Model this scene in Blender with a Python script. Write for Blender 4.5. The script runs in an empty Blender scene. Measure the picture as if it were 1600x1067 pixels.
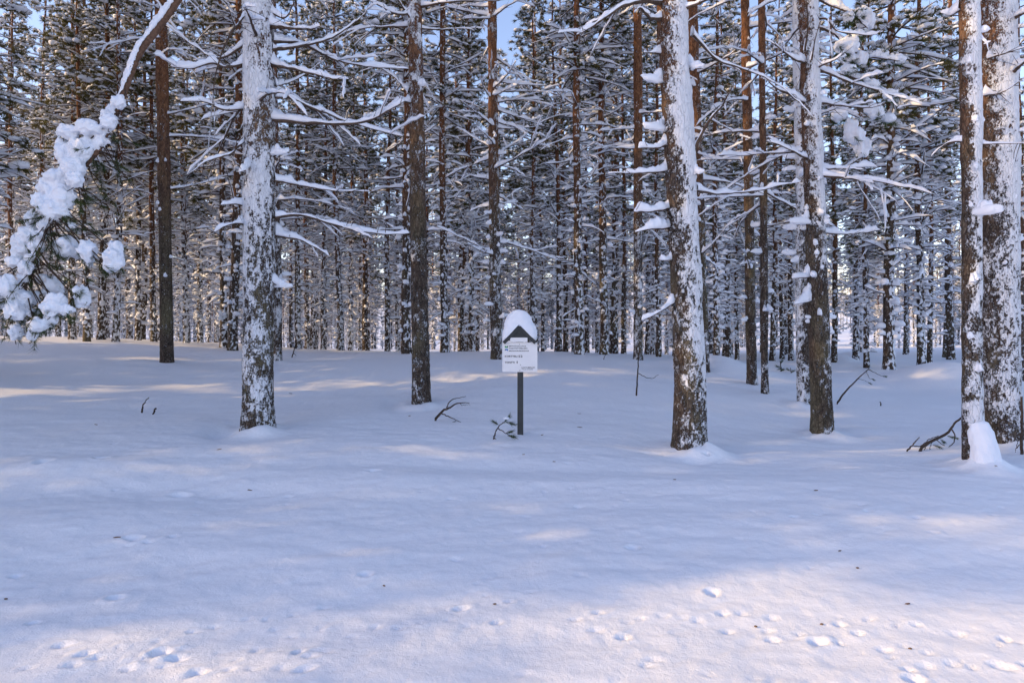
import bpy, bmesh, math
import numpy as np
from mathutils import Vector

# ------------------------------------------------------------------ camera, sky, sun, exposure
F = 1067.0; HZ = 515.0; CZ = 1.5            # focal length in photo pixels, horizon row, eye height
scene = bpy.context.scene
COL = scene.collection
cam = bpy.data.cameras.new('camera'); camo = bpy.data.objects.new('camera', cam); COL.objects.link(camo)
cam.sensor_width = 36.0; cam.lens = 36.0 * F / 1600.0
cam.shift_y = -(533.5 - HZ) / 1600.0
cam.clip_start = 0.05; cam.clip_end = 2000.0
camo.location = (0, 0, CZ); camo.rotation_euler = (math.radians(90), 0, 0)
scene.camera = camo

SUN_FWD = math.radians(-13.0); SUN_EL = math.radians(21.0)
to_sun = Vector((-math.cos(SUN_FWD) * math.cos(SUN_EL), math.sin(SUN_FWD) * math.cos(SUN_EL), math.sin(SUN_EL)))
world = bpy.data.worlds.new('World'); scene.world = world; world.use_nodes = True
wn = world.node_tree.nodes; wl = world.node_tree.links
bg = wn.get('Background') or wn.new('ShaderNodeBackground')
sky = wn.new('ShaderNodeTexSky'); sky.sky_type = 'NISHITA'; sky.sun_disc = False
sky.sun_elevation = SUN_EL; sky.sun_rotation = math.atan2(to_sun.x, to_sun.y)
sky.air_density = 1.0; sky.dust_density = 0.7; sky.ozone_density = 1.6
tint = wn.new('ShaderNodeMix'); tint.data_type = 'RGBA'; tint.blend_type = 'MULTIPLY'; tint.inputs[0].default_value = 1.0
tint.inputs[7].default_value = (1.19, 1.02, 1.06, 1)      # the photograph's cool-magenta white balance
wl.new(sky.outputs[0], tint.inputs[6]); wl.new(tint.outputs[2], bg.inputs[0]); bg.inputs[1].default_value = 0.15
sl = bpy.data.lights.new('sun', 'SUN'); so = bpy.data.objects.new('sun', sl); COL.objects.link(so)
sl.energy = 2.2; sl.angle = math.radians(0.55); sl.color = (1.0, 0.67, 0.31)
so.rotation_euler = to_sun.to_track_quat('Z', 'Y').to_euler()

scene.view_settings.view_transform = 'Standard'; scene.view_settings.look = 'None'
scene.view_settings.exposure = 1.05; scene.view_settings.gamma = 1.0
scene.render.engine = 'CYCLES'
cy = scene.cycles
cy.max_bounces = 4; cy.diffuse_bounces = 3; cy.glossy_bounces = 2; cy.transmission_bounces = 2
cy.transparent_max_bounces = 4; cy.use_denoising = True
cy.caustics_reflective = False; cy.caustics_refractive = False
cy.sample_clamp_indirect = 6.0
scene.render.use_persistent_data = False

# ------------------------------------------------------------------ helpers
RNG = np.random.default_rng(11)
UP = np.array([0., 0., 1.])

def vnoise(p):
    p = np.asarray(p, float); i = np.floor(p).astype(np.int64); f = p - i
    f = f * f * f * (f * (f * 6 - 15) + 10)
    out = np.zeros(len(p))
    for dx in (0, 1):
        for dy in (0, 1):
            for dz in (0, 1):
                n = ((i[:, 0] + dx) * 374761393 + (i[:, 1] + dy) * 668265263 + (i[:, 2] + dz) * 1274126177) & 0xFFFFFFFF
                n = ((n ^ (n >> 13)) * 1274126177) & 0xFFFFFFFF
                n = ((n ^ (n >> 16)) * 2246822519) & 0xFFFFFFFF
                h = ((n ^ (n >> 15)) & 0xFFFF) / 32767.5 - 1.0
                w = (f[:, 0] if dx else 1 - f[:, 0]) * (f[:, 1] if dy else 1 - f[:, 1]) * (f[:, 2] if dz else 1 - f[:, 2])
                out += w * h
    return out

def fbm(p, octv=3):
    p = np.asarray(p, float); s = np.zeros(len(p)); a = 1.0; t = 0
    for k in range(octv):
        s += a * vnoise(p * 2.03 ** k + 17.3 * k); t += a; a *= 0.5
    return s / t

def sstep(a, b, x):
    t = np.clip((x - a) / (b - a), 0, 1); return t * t * (3 - 2 * t)

def norm(v):
    return v / np.maximum(np.linalg.norm(v, axis=-1, keepdims=True), 1e-9)

class MB:
    """collects vertex / face arrays; mesh() makes ONE mesh"""
    def __init__(self): self.V = []; self.T = []; self.Q = []; self.n = 0; self.A = []
    def add(self, V, T=None, Q=None, mat=0, attr=None):
        V = np.asarray(V, float).reshape(-1, 3)
        if T is not None and len(T): self.T.append((np.asarray(T).reshape(-1, 3) + self.n, mat))
        if Q is not None and len(Q): self.Q.append((np.asarray(Q).reshape(-1, 4) + self.n, mat))
        self.V.append(V); self.n += len(V)
        self.A.append(np.zeros(len(V)) if attr is None else attr)
        return self
    def mesh(self, name, mats, smooth=True, attr=None):
        me = bpy.data.meshes.new(name)
        V = np.concatenate(self.V)
        me.vertices.add(len(V)); me.vertices.foreach_set('co', V.ravel())
        loops = []; tot = []; mi = []
        for arrs, k in ((self.T, 3), (self.Q, 4)):
            for a, m in arrs:
                loops.append(a.ravel()); tot.append(np.full(len(a), k)); mi.append(np.full(len(a), m))
        loops = np.concatenate(loops).astype(np.int32); tot = np.concatenate(tot).astype(np.int32); mi = np.concatenate(mi).astype(np.int32)
        st = np.concatenate([[0], np.cumsum(tot)[:-1]]).astype(np.int32)
        me.loops.add(len(loops)); me.loops.foreach_set('vertex_index', loops)
        me.polygons.add(len(tot)); me.polygons.foreach_set('loop_start', st); me.polygons.foreach_set('loop_total', tot)
        me.polygons.foreach_set('material_index', mi)
        me.polygons.foreach_set('use_smooth', np.full(len(tot), smooth))
        for m in (mats if isinstance(mats, (list, tuple)) else [mats]): me.materials.append(m)
        if attr:
            at = me.attributes.new(attr, 'FLOAT', 'POINT'); at.data.foreach_set('value', np.concatenate(self.A).astype(np.float32))
        me.update(calc_edges=True)
        return me

def link(name, data, parent=None, loc=(0, 0, 0), rot=(0, 0, 0), scale=None):
    o = bpy.data.objects.new(name, data); COL.objects.link(o)
    if parent is not None: o.parent = parent
    o.location = loc; o.rotation_euler = rot
    if scale is not None: o.scale = (scale, scale, scale) if np.isscalar(scale) else scale
    return o

def tag(o, label=None, cat=None, group=None, kind=None):
    if label: o['label'] = label
    if cat: o['category'] = cat
    if group: o['group'] = group
    if kind: o['kind'] = kind
    return o

def grid_faces(n, m, wrap=True):
    """n rings of m verts"""
    i = np.arange(n - 1)[:, None]; j = np.arange(m if wrap else m - 1)[None, :]
    j2 = (j + 1) % m
    return np.stack([i * m + j, i * m + j2, (i + 1) * m + j2, (i + 1) * m + j], -1).reshape(-1, 4)

def frames(P):
    t = np.gradient(P, axis=-2); t = norm(t)
    ref = np.where(np.abs(t[..., 2:3]) > 0.93, np.array([1., 0, 0]), UP)
    s = norm(np.cross(t, ref)); u = np.cross(s, t)
    return t, s, u

def tubes(mb, P, R, sides=5, mat=0):
    """P (N,K,3), R (N,K): tapered tubes"""
    P = np.asarray(P, float); R = np.asarray(R, float)
    if P.ndim == 2: P = P[None]; R = R[None]
    N, K, _ = P.shape
    t, s, u = frames(P)
    a = np.arange(sides) * 2 * math.pi / sides
    ring = P[:, :, None] + R[:, :, None, None] * (np.cos(a)[:, None] * s[:, :, None] + np.sin(a)[:, None] * u[:, :, None])
    Q = grid_faces(K, sides)
    Q = (Q[None] + (np.arange(N) * K * sides)[:, None, None]).reshape(-1, 4)
    mb.add(ring.reshape(-1, 3), Q=Q, mat=mat)

PROF6 = np.array([(-1, .05), (-.82, .6), (0, 1.), (.82, .6), (1, .05), (0, -.02)])
PROF9 = np.array([(-1, .0), (-.93, .38), (-.62, .78), (0, 1.), (.62, .78), (.93, .38), (1, .0), (.55, -.03), (-.55, -.03)])
def caps(mb, P, W, Hh, prof=PROF6, mat=0):
    """snow lying along branches: P (N,K,3), half width W, height H (N,K)"""
    P = np.asarray(P, float)
    if P.ndim == 2: P = P[None]; W = W[None]; Hh = Hh[None]
    N, K, _ = P.shape
    t = norm(np.gradient(P, axis=1)); th = t.copy(); th[..., 2] = 0
    L = np.linalg.norm(th, axis=-1, keepdims=True)
    th = np.where(L > 0.12, th / np.maximum(L, 1e-6), np.array([1., 0, 0]))
    s = np.stack([th[..., 1], -th[..., 0], np.zeros_like(th[..., 0])], -1)
    m = len(prof)
    V = P[:, :, None] + W[:, :, None, None] * prof[:, 0][:, None] * s[:, :, None] + Hh[:, :, None, None] * prof[:, 1][:, None] * UP
    if m == 9:
        nn = fbm(V.reshape(-1, 3) * 16 + 5, 2).reshape(N, K, m, 1)
        V = V + nn * (.45 * W[:, :, None, None] * prof[:, 0][:, None] * s[:, :, None] + .5 * Hh[:, :, None, None] * np.maximum(prof[:, 1], 0)[:, None] * UP)
    Q = grid_faces(K, m)
    Q = (Q[None] + (np.arange(N) * K * m)[:, None, None]).reshape(-1, 4)
    mb.add(V.reshape(-1, 3), Q=Q, mat=mat)

def ico(sub):
    bm = bmesh.new(); bmesh.ops.create_icosphere(bm, subdivisions=sub, radius=1.0)
    bm.verts.ensure_lookup_table()
    V = np.array([v.co[:] for v in bm.verts]); T = np.array([[v.index for v in f.verts] for f in bm.faces]); bm.free()
    return V, T
ICO1 = ico(1); ICO2 = ico(2); ICO3 = ico(3)

def lump(base, seed, amp=.25, fr=1.6):
    V, T = base
    n = fbm(V * fr + seed * 7.7, 2)
    W = V * (1 + amp * n)[:, None]
    W[:, 2] = np.where(W[:, 2] < 0, W[:, 2] * .55, W[:, 2])
    return W, T

def rotz(a):
    c, s = np.cos(a), np.sin(a); z = np.zeros_like(a); o = np.ones_like(a)
    return np.stack([np.stack([c, -s, z], -1), np.stack([s, c, z], -1), np.stack([z, z, o], -1)], -2)

def basis(d, roll):
    """rotation matrices whose z axis is d"""
    d = norm(d); ref = np.where(np.abs(d[:, 2:3]) > .95, np.array([1., 0, 0]), UP)
    x = norm(np.cross(ref, d)); y = np.cross(d, x)
    c, s = np.cos(roll)[:, None], np.sin(roll)[:, None]
    return np.stack([c * x + s * y, -s * x + c * y, d], -1)

def scatter(mb, base, pos, R, S, mat=0):
    V, T = base
    S = np.asarray(S, float)
    if S.ndim == 1: S = S[:, None] * np.ones(3)
    W = np.einsum('nij,nvj->nvi', R, V[None] * S[:, None]) + pos[:, None]
    TT = (T[None] + (np.arange(len(pos)) * len(V))[:, None, None]).reshape(-1, 3)
    mb.add(W.reshape(-1, 3), T=TT, mat=mat)

def tuft(n, seed, spread=1.0, w=.07, fwd=.75):
    r = np.random.default_rng(seed); V = []; T = []
    for i in range(n):
        a = r.uniform(0, 2 * math.pi); e = r.uniform(.25, 1.0) * spread
        d = np.array([math.cos(a) * math.sin(e), math.sin(a) * math.sin(e), math.cos(e)])
        b = np.array([0, 0, r.uniform(-.35, .25) * fwd])
        p = norm(np.cross(d, r.normal(size=3)))
        L = r.uniform(.7, 1.05)
        V += [b + p * w, b - p * w, b + d * L]; T.append([3 * i, 3 * i + 1, 3 * i + 2])
    return np.array(V), np.array(T)

def at(px, py, D):
    return np.array([(px - 800) / F * D, D, CZ + (HZ - py) / F * D])

def catmull(pts, K):
    pts = np.asarray(pts, float)
    P = np.vstack([2 * pts[0] - pts[1], pts, 2 * pts[-1] - pts[-2]])
    n = len(pts) - 1; t = np.linspace(0, n - 1e-6, K); i = t.astype(int); f = (t - i)[:, None]
    p0, p1, p2, p3 = P[i], P[i + 1], P[i + 2], P[i + 3]
    return .5 * (2 * p1 + (p2 - p0) * f + (2 * p0 - 5 * p1 + 4 * p2 - p3) * f ** 2 + (3 * p1 - p0 - 3 * p2 + p3) * f ** 3)

# ------------------------------------------------------------------ materials
def mat(name):
    m = bpy.data.materials.new(name); m.use_nodes = True
    return m, m.node_tree, m.node_tree.nodes['Principled BSDF']
def nd(nt, t, **kw):
    n = nt.nodes.new(t)
    for k, v in kw.items():
        if k in n.inputs: n.inputs[k].default_value = v
        else: setattr(n, k, v)
    return n
def ramp(nt, fac, stops, interp='LINEAR'):
    n = nt.nodes.new('ShaderNodeValToRGB'); n.color_ramp.interpolation = interp
    el = n.color_ramp.elements
    while len(el) < len(stops): el.new(.5)
    for e, (p, c) in zip(el, stops):
        e.position = p; e.color = (c, c, c, 1) if np.isscalar(c) else (*c, 1)
    nt.links.new(fac, n.inputs[0]); return n
def mixc(nt, fac, a, b):
    n = nt.nodes.new('ShaderNodeMix'); n.data_type = 'RGBA'
    for s, v in ((0, fac), (6, a), (7, b)):
        if hasattr(v, 'links') or hasattr(v, 'is_linked'): nt.links.new(v, n.inputs[s])
        else: n.inputs[s].default_value = v if np.isscalar(v) else (*v, 1)
    return n.outputs[2]
def math_(nt, op, a, b=None, c=None, clamp=False):
    n = nt.nodes.new('ShaderNodeMath'); n.operation = op; n.use_clamp = clamp
    for i, v in enumerate((a, b, c)):
        if v is None: continue
        if np.isscalar(v): n.inputs[i].default_value = v
        else: nt.links.new(v, n.inputs[i])
    return n.outputs[0]

SNOW_C = (.855, .875, .915)
def snow_mat(name, coarse, fine, dist, c1=(.815, .84, .885), c2=SNOW_C):
    m, nt, b = mat(name)
    tc = nd(nt, 'ShaderNodeTexCoord')
    n1 = nd(nt, 'ShaderNodeTexNoise', Scale=coarse, Detail=5.0, Roughness=.65)
    n2 = nd(nt, 'ShaderNodeTexNoise', Scale=fine, Detail=2.0)
    nt.links.new(tc.outputs['Object'], n1.inputs[0]); nt.links.new(tc.outputs['Object'], n2.inputs[0])
    h = math_(nt, 'MULTIPLY_ADD', n2.outputs[0], .35, n1.outputs[0])
    bp = nd(nt, 'ShaderNodeBump', Strength=.5, Distance=dist)
    nt.links.new(h, bp.inputs['Height']); nt.links.new(bp.outputs[0], b.inputs['Normal'])
    c = ramp(nt, n1.outputs[0], [(.3, c1), (.7, c2)])
    nt.links.new(c.outputs[0], b.inputs['Base Color'])
    b.inputs['Roughness'].default_value = .62; b.inputs['Specular IOR Level'].default_value = .25
    return m
M_GROUND = snow_mat('ground_snow', 26.0, 150.0, .0125)
M_SNOW = snow_mat('clinging_snow', 14.0, 90.0, .012, (.76, .80, .875), (.81, .845, .915))

def bark_mat(name, hero):
    m, nt, b = mat(name)
    tc = nd(nt, 'ShaderNodeTexCoord'); oi = nd(nt, 'ShaderNodeObjectInfo'); geo = nd(nt, 'ShaderNodeNewGeometry')
    off = math_(nt, 'MULTIPLY', oi.outputs['Random'], 40.0)
    add = nd(nt, 'ShaderNodeVectorMath', operation='ADD'); nt.links.new(tc.outputs['Object'], add.inputs[0]); nt.links.new(off, add.inputs[1])
    mp = nd(nt, 'ShaderNodeMapping'); mp.inputs['Scale'].default_value = (1, 1, .38); nt.links.new(add.outputs[0], mp.inputs[0])
    co = mp.outputs[0]
    sep = nd(nt, 'ShaderNodeSeparateXYZ'); nt.links.new(tc.outputs['Object'], sep.inputs[0])
    z = sep.outputs[2]
    n1 = nd(nt, 'ShaderNodeTexNoise', Scale=22.0, Detail=6.0, Roughness=.7); nt.links.new(co, n1.inputs[0])
    n2 = nd(nt, 'ShaderNodeTexNoise', Scale=3.0, Detail=3.0); nt.links.new(co, n2.inputs[0])
    vo = nd(nt, 'ShaderNodeTexVoronoi', Scale=24.0, feature='DISTANCE_TO_EDGE')
    nw = nd(nt, 'ShaderNodeTexNoise', Scale=14.0, Detail=3.0); nt.links.new(co, nw.inputs[0])
    wm = nd(nt, 'ShaderNodeVectorMath', operation='MULTIPLY_ADD'); nt.links.new(nw.outputs['Color'], wm.inputs[0]); wm.inputs[1].default_value = (.11, .11, .11); nt.links.new(co, wm.inputs[2])
    nt.links.new(wm.outputs[0], vo.inputs['Vector'])
    dark = ramp(nt, n1.outputs[0], [(.30, (.016, .012, .010)), (.5, (.058, .042, .034)), (.7, (.135, .10, .078))])
    lich = mixc(nt, ramp(nt, n2.outputs[0], [(.5, 0.), (.68, .5)]).outputs[0], dark.outputs[0], (.17, .155, .085))
    n4 = nd(nt, 'ShaderNodeTexNoise', Scale=85.0, Detail=4.0, Roughness=.65); nt.links.new(co, n4.inputs[0])
    lich = mixc(nt, ramp(nt, n4.outputs[0], [(.52, 0.), (.66, .65)]).outputs[0], lich, (.24, .215, .17))
    oran = ramp(nt, n1.outputs[0], [(.28, (.06, .028, .017)), (.5, (.19, .088, .045)), (.72, (.33, .17, .085))])
    zz = math_(nt, 'MULTIPLY_ADD', n2.outputs[0], 2.4, z)
    hb = nd(nt, 'ShaderNodeMapRange'); hb.inputs[1].default_value = 3.6; hb.inputs[2].default_value = 7.0
    nt.links.new(zz, hb.inputs[0])
    bark = mixc(nt, hb.outputs[0], lich, oran.outputs[0])
    crack = ramp(nt, vo.outputs[0], [(.0, 1.), (.09, 0.)])
    bark = mixc(nt, math_(nt, 'MULTIPLY', crack.outputs[0], .7), bark, (.018, .014, .012))
    # snow stuck to the bark
    mp2 = nd(nt, 'ShaderNodeMapping'); mp2.inputs['Scale'].default_value = (1, 1, .7); nt.links.new(add.outputs[0], mp2.inputs[0])
    n3 = nd(nt, 'ShaderNodeTexNoise', Scale=64.0 if hero else 17.0, Detail=6.0 if hero else 4.0, Roughness=.7 if hero else .6); nt.links.new(mp2.outputs[0], n3.inputs[0])
    if hero:
        at_ = nd(nt, 'ShaderNodeAttribute', attribute_name='snow')
        f = math_(nt, 'MULTIPLY_ADD', math_(nt, 'SUBTRACT', n3.outputs[0], .5), 2.1, at_.outputs['Fac'])
        mask = ramp(nt, f, [(.42, 0.), (.57, 1.)]).outputs[0]
    else:
        dt = nd(nt, 'ShaderNodeVectorMath', operation='DOT_PRODUCT'); nt.links.new(geo.outputs['Normal'], dt.inputs[0]); dt.inputs[1].default_value = (.62, -.5, .25)
        f = math_(nt, 'MULTIPLY_ADD', dt.outputs['Value'], .10, n3.outputs[0])
        f = math_(nt, 'ADD', f, math_(nt, 'MULTIPLY', math_(nt, 'SUBTRACT', oi.outputs['Random'], .5), .10))
        zl = nd(nt, 'ShaderNodeMapRange'); zl.inputs[1].default_value = 1.0; zl.inputs[2].default_value = 6.0; zl.inputs[3].default_value = .015; zl.inputs[4].default_value = -.05
        nt.links.new(z, zl.inputs[0]); f = math_(nt, 'ADD', f, zl.outputs[0])
        mask = ramp(nt, f, [(.59, 0.), (.62, 1.)]).outputs[0]
    nt.links.new(mixc(nt, mask, bark, (.70, .725, .775) if hero else (.80, .835, .90)), b.inputs['Base Color'])
    hgt = math_(nt, 'ADD', math_(nt, 'MULTIPLY', mask, .8), math_(nt, 'MULTIPLY', math_(nt, 'SUBTRACT', n1.outputs[0], math_(nt, 'MULTIPLY', crack.outputs[0], .4)), .7))
    bp = nd(nt, 'ShaderNodeBump', Strength=1.0, Distance=.02); nt.links.new(hgt, bp.inputs['Height']); nt.links.new(bp.outputs[0], b.inputs['Normal'])
    b.inputs['Roughness'].default_value = .85; b.inputs['Specular IOR Level'].default_value = .15
    return m
M_BARK = bark_mat('pine_bark_speckled', False)
M_HBARK = bark_mat('pine_bark_snow_plastered', True)

def simple(name, c1, c2, scale=30., rough=.8, spec=.2, bump=.0):
    m, nt, b = mat(name)
    tc = nd(nt, 'ShaderNodeTexCoord'); n = nd(nt, 'ShaderNodeTexNoise', Scale=scale, Detail=4.0, Roughness=.6)
    nt.links.new(tc.outputs['Object'], n.inputs[0])
    r = ramp(nt, n.outputs[0], [(.3, c1), (.7, c2)]); nt.links.new(r.outputs[0], b.inputs['Base Color'])
    b.inputs['Roughness'].default_value = rough; b.inputs['Specular IOR Level'].default_value = spec
    if bump:
        bp = nd(nt, 'ShaderNodeBump', Strength=.6, Distance=bump); nt.links.new(n.outputs[0], bp.inputs['Height']); nt.links.new(bp.outputs[0], b.inputs['Normal'])
    return m
M_LIMB = simple('branch_bark', (.035, .026, .022), (.12, .082, .06), 25., bump=.004)
M_LIMB_OR = simple('limb_bark_orange', (.07, .04, .028), (.19, .11, .072), 30., bump=.006)
M_TWIG = simple('bare_twig', (.03, .022, .018), (.085, .06, .045), 40.)
M_LITTER = simple('bark_litter', (.07, .045, .03), (.22, .14, .09), 60.)
M_POST = simple('painted_grey_wood', (.04, .044, .046), (.062, .066, .068), 12., rough=.65)
M_PANEL = simple('white_sign_panel', (.72, .72, .74), (.78, .78, .79), 6., rough=.4, spec=.4)
M_INK = simple('sign_ink', (.015, .015, .018), (.025, .025, .028), 6., rough=.5)
M_GREEN = simple('logo_green', (.02, .22, .06), (.03, .30, .08), 6., rough=.5)
M_GREEN_D = simple('logo_dark_green', (.01, .10, .04), (.015, .12, .05), 6., rough=.5)
M_BLUE = simple('logo_blue', (.02, .14, .42), (.03, .19, .50), 6., rough=.5)
M_BLUE_D = simple('logo_dark_blue', (.015, .05, .20), (.02, .06, .24), 6., rough=.5)
M_SCREW = simple('screw_metal', (.18, .17, .16), (.3, .29, .28), 6., rough=.4, spec=.6)

def needle_mat(name, c1, c2):
    m, nt, b = mat(name)
    g = nd(nt, 'ShaderNodeTexCoord'); n = nd(nt, 'ShaderNodeTexNoise', Scale=2.2, Detail=2.0); nt.links.new(g.outputs['Object'], n.inputs[0])
    r = ramp(nt, n.outputs[0], [(.35, c1), (.65, c2)]); nt.links.new(r.outputs[0], b.inputs['Base Color'])
    b.inputs['Roughness'].default_value = .55; b.inputs['Specular IOR Level'].default_value = .25
    tr = nd(nt, 'ShaderNodeBsdfTranslucent'); nt.links.new(r.outputs[0], tr.inputs[0])
    mx = nd(nt, 'ShaderNodeMixShader'); mx.inputs[0].default_value = .42
    nt.links.new(b.outputs[0], mx.inputs[1]); nt.links.new(tr.outputs[0], mx.inputs[2])
    nt.links.new(mx.outputs[0], nt.nodes['Material Output'].inputs[0])
    return m
M_NEEDLE = needle_mat('pine_needles', (.062, .066, .020), (.135, .115, .038))
M_NEEDLE_N = needle_mat('fresh_pine_needles', (.035, .06, .02), (.07, .10, .03))

# ------------------------------------------------------------------ the ground: one snow sheet
CTRL = [  # photo column, distance, height of the snow there
    (0, 2.2, 0), (800, 2.2, 0), (1600, 2.2, 0), (0, 3.6, .0), (400, 3.6, .0), (800, 3.6, .0), (1200, 3.6, .0), (1600, 3.6, .0),
    (0, 5.2, .14), (400, 5.2, .14), (800, 5.2, .13), (1200, 5.2, .10), (1600, 5.2, .10),
    (404, 7.7, .37), (1077, 7.25, .24), (1566, 7.8, .20), (1284, 8.8, .17), (1526, 6.4, .22), (813, 7.6, .34), (600, 7.6, .36), (60, 7.5, .38),
    (658, 9.6, .45), (261, 14.4, .83), (433, 16.4, .76), (776, 13.3, 1.10), (900, 13.6, 1.08), (600, 14, 1.0), (997, 15, .97), (1185, 13, .44),
    (1256, 11.7, .25), (1101, 12.5, .72), (1388, 16.7, .62), (1440, 19, .50), (150, 17.5, 1.38), (30, 17, 1.38), (215, 19, 1.27), (330, 20, 1.1),
    (60, 11, .70), (260, 10.5, .62), (480, 11, .62), (820, 10.5, .68), (960, 11, .66), (1570, 11, .25), (1400, 11, .24), (1580, 18, .4),
    (100, 25, 1.25), (500, 25, .62), (800, 25, .5), (1050, 25, .5), (1400, 28, .42), (1400, 40, .36), (1400, 60, .12), (1580, 40, .4), (100, 40, .9), (500, 40, .15), (800, 40, .05), (1080, 40, .15),
    (100, 80, .2), (500, 80, -.8), (800, 80, -.8), (1100, 80, -.5), (1400, 90, .1), (0, 130, 2.0), (500, 130, 2.0), (900, 130, 2.0), (1250, 130, 1.5), (0, 200, 7), (800, 200, 7), (1600, 200, 5), (0, 500, 22), (800, 500, 22), (1600, 500, 20)]
CU = np.array([(c[0] - 800) / F for c in CTRL]); CV = np.log([c[1] for c in CTRL]); CH = np.array([c[2] for c in CTRL])
BUMPS = []   # x, y, sx, sy, height
def ground_base(x, y):
    x = np.atleast_1d(np.asarray(x, float)); y = np.atleast_1d(np.asarray(y, float))
    Dd = np.maximum(y, 2.0)
    u = np.clip(x / np.maximum(Dd, 4.0), -1.05, 1.05); v = np.log(Dd)
    num = np.zeros_like(x); den = np.full_like(x, 1e-12)
    for cu, cv, ch in zip(CU, CV, CH):
        w = np.exp(-((u - cu) ** 2 / (2 * .16 ** 2) + (v - cv) ** 2 / (2 * .17 ** 2))) + 1e-7 / (.05 + (u - cu) ** 2 + (v - cv) ** 2)
        num += w * ch; den += w
    return num / den
def ground(x, y):
    x = np.atleast_1d(np.asarray(x, float)); y = np.atleast_1d(np.asarray(y, float))
    h = ground_base(x, y)
    for bx, by, sx, sy, hh in BUMPS:
        h = h + hh * np.exp(-((x - bx) / sx) ** 2 - ((y - by) / sy) ** 2)
    P = np.stack([x, y, np.zeros_like(x)], -1)
    h = h + .04 * fbm(P * .55 + 3, 2) + .018 * fbm(P * np.array([1.0, 2.4, 1]) + 9, 3)
    return h
def hit(px, py, d0=2.0, d1=60.0):
    """where the line of sight through a photo pixel meets the snow"""
    D = np.exp(np.linspace(math.log(d0), math.log(d1), 900)); u = (px - 800) / F
    z = CZ + (HZ - py) / F * D
    g = ground(u * D, D); k = np.argmax(z <= g)
    if z[k] > g[k]: k = len(D) - 1
    return np.array([u * D[k], D[k], g[k]])
def on_ground(px, D):
    x = (px - 800) / F * D; return np.array([x, D, float(ground(x, D)[0])])

def bump_px(px, D, sx, sy, h):
    BUMPS.append(((px - 800) / F * D, D, sx, sy, h))
bump_px(1485, 14.0, 1.05, 1.0, .42)      # drift in the clearing
bump_px(1309, 21.0, .42, .4, .32)        # snowed-in stump
bump_px(1122, 14.2, .7, 1.2, .28)
bump_px(1335, 24.0, 1.0, .8, .25)
bump_px(80, 6.2, 1.0, .25, .05); bump_px(250, 5.6, 1.3, .28, -.05); bump_px(640, 6.3, 1.6, .22, -.035); bump_px(900, 5.9, 1.9, .25, .03)
bump_px(60, 4.2, .5, .35, -.05)

def spacing(lo, hi, fine_lo, fine_hi, d, g):
    a = list(np.arange(fine_lo, fine_hi, d)); s = d; x = a[-1]
    while x < hi: s *= g; x += s; a.append(min(x, hi))
    s = d; x = a[0]; left = []
    while x > lo: s *= g; x -= s; left.append(max(x, lo))
    return np.array(left[::-1] + a)

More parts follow.
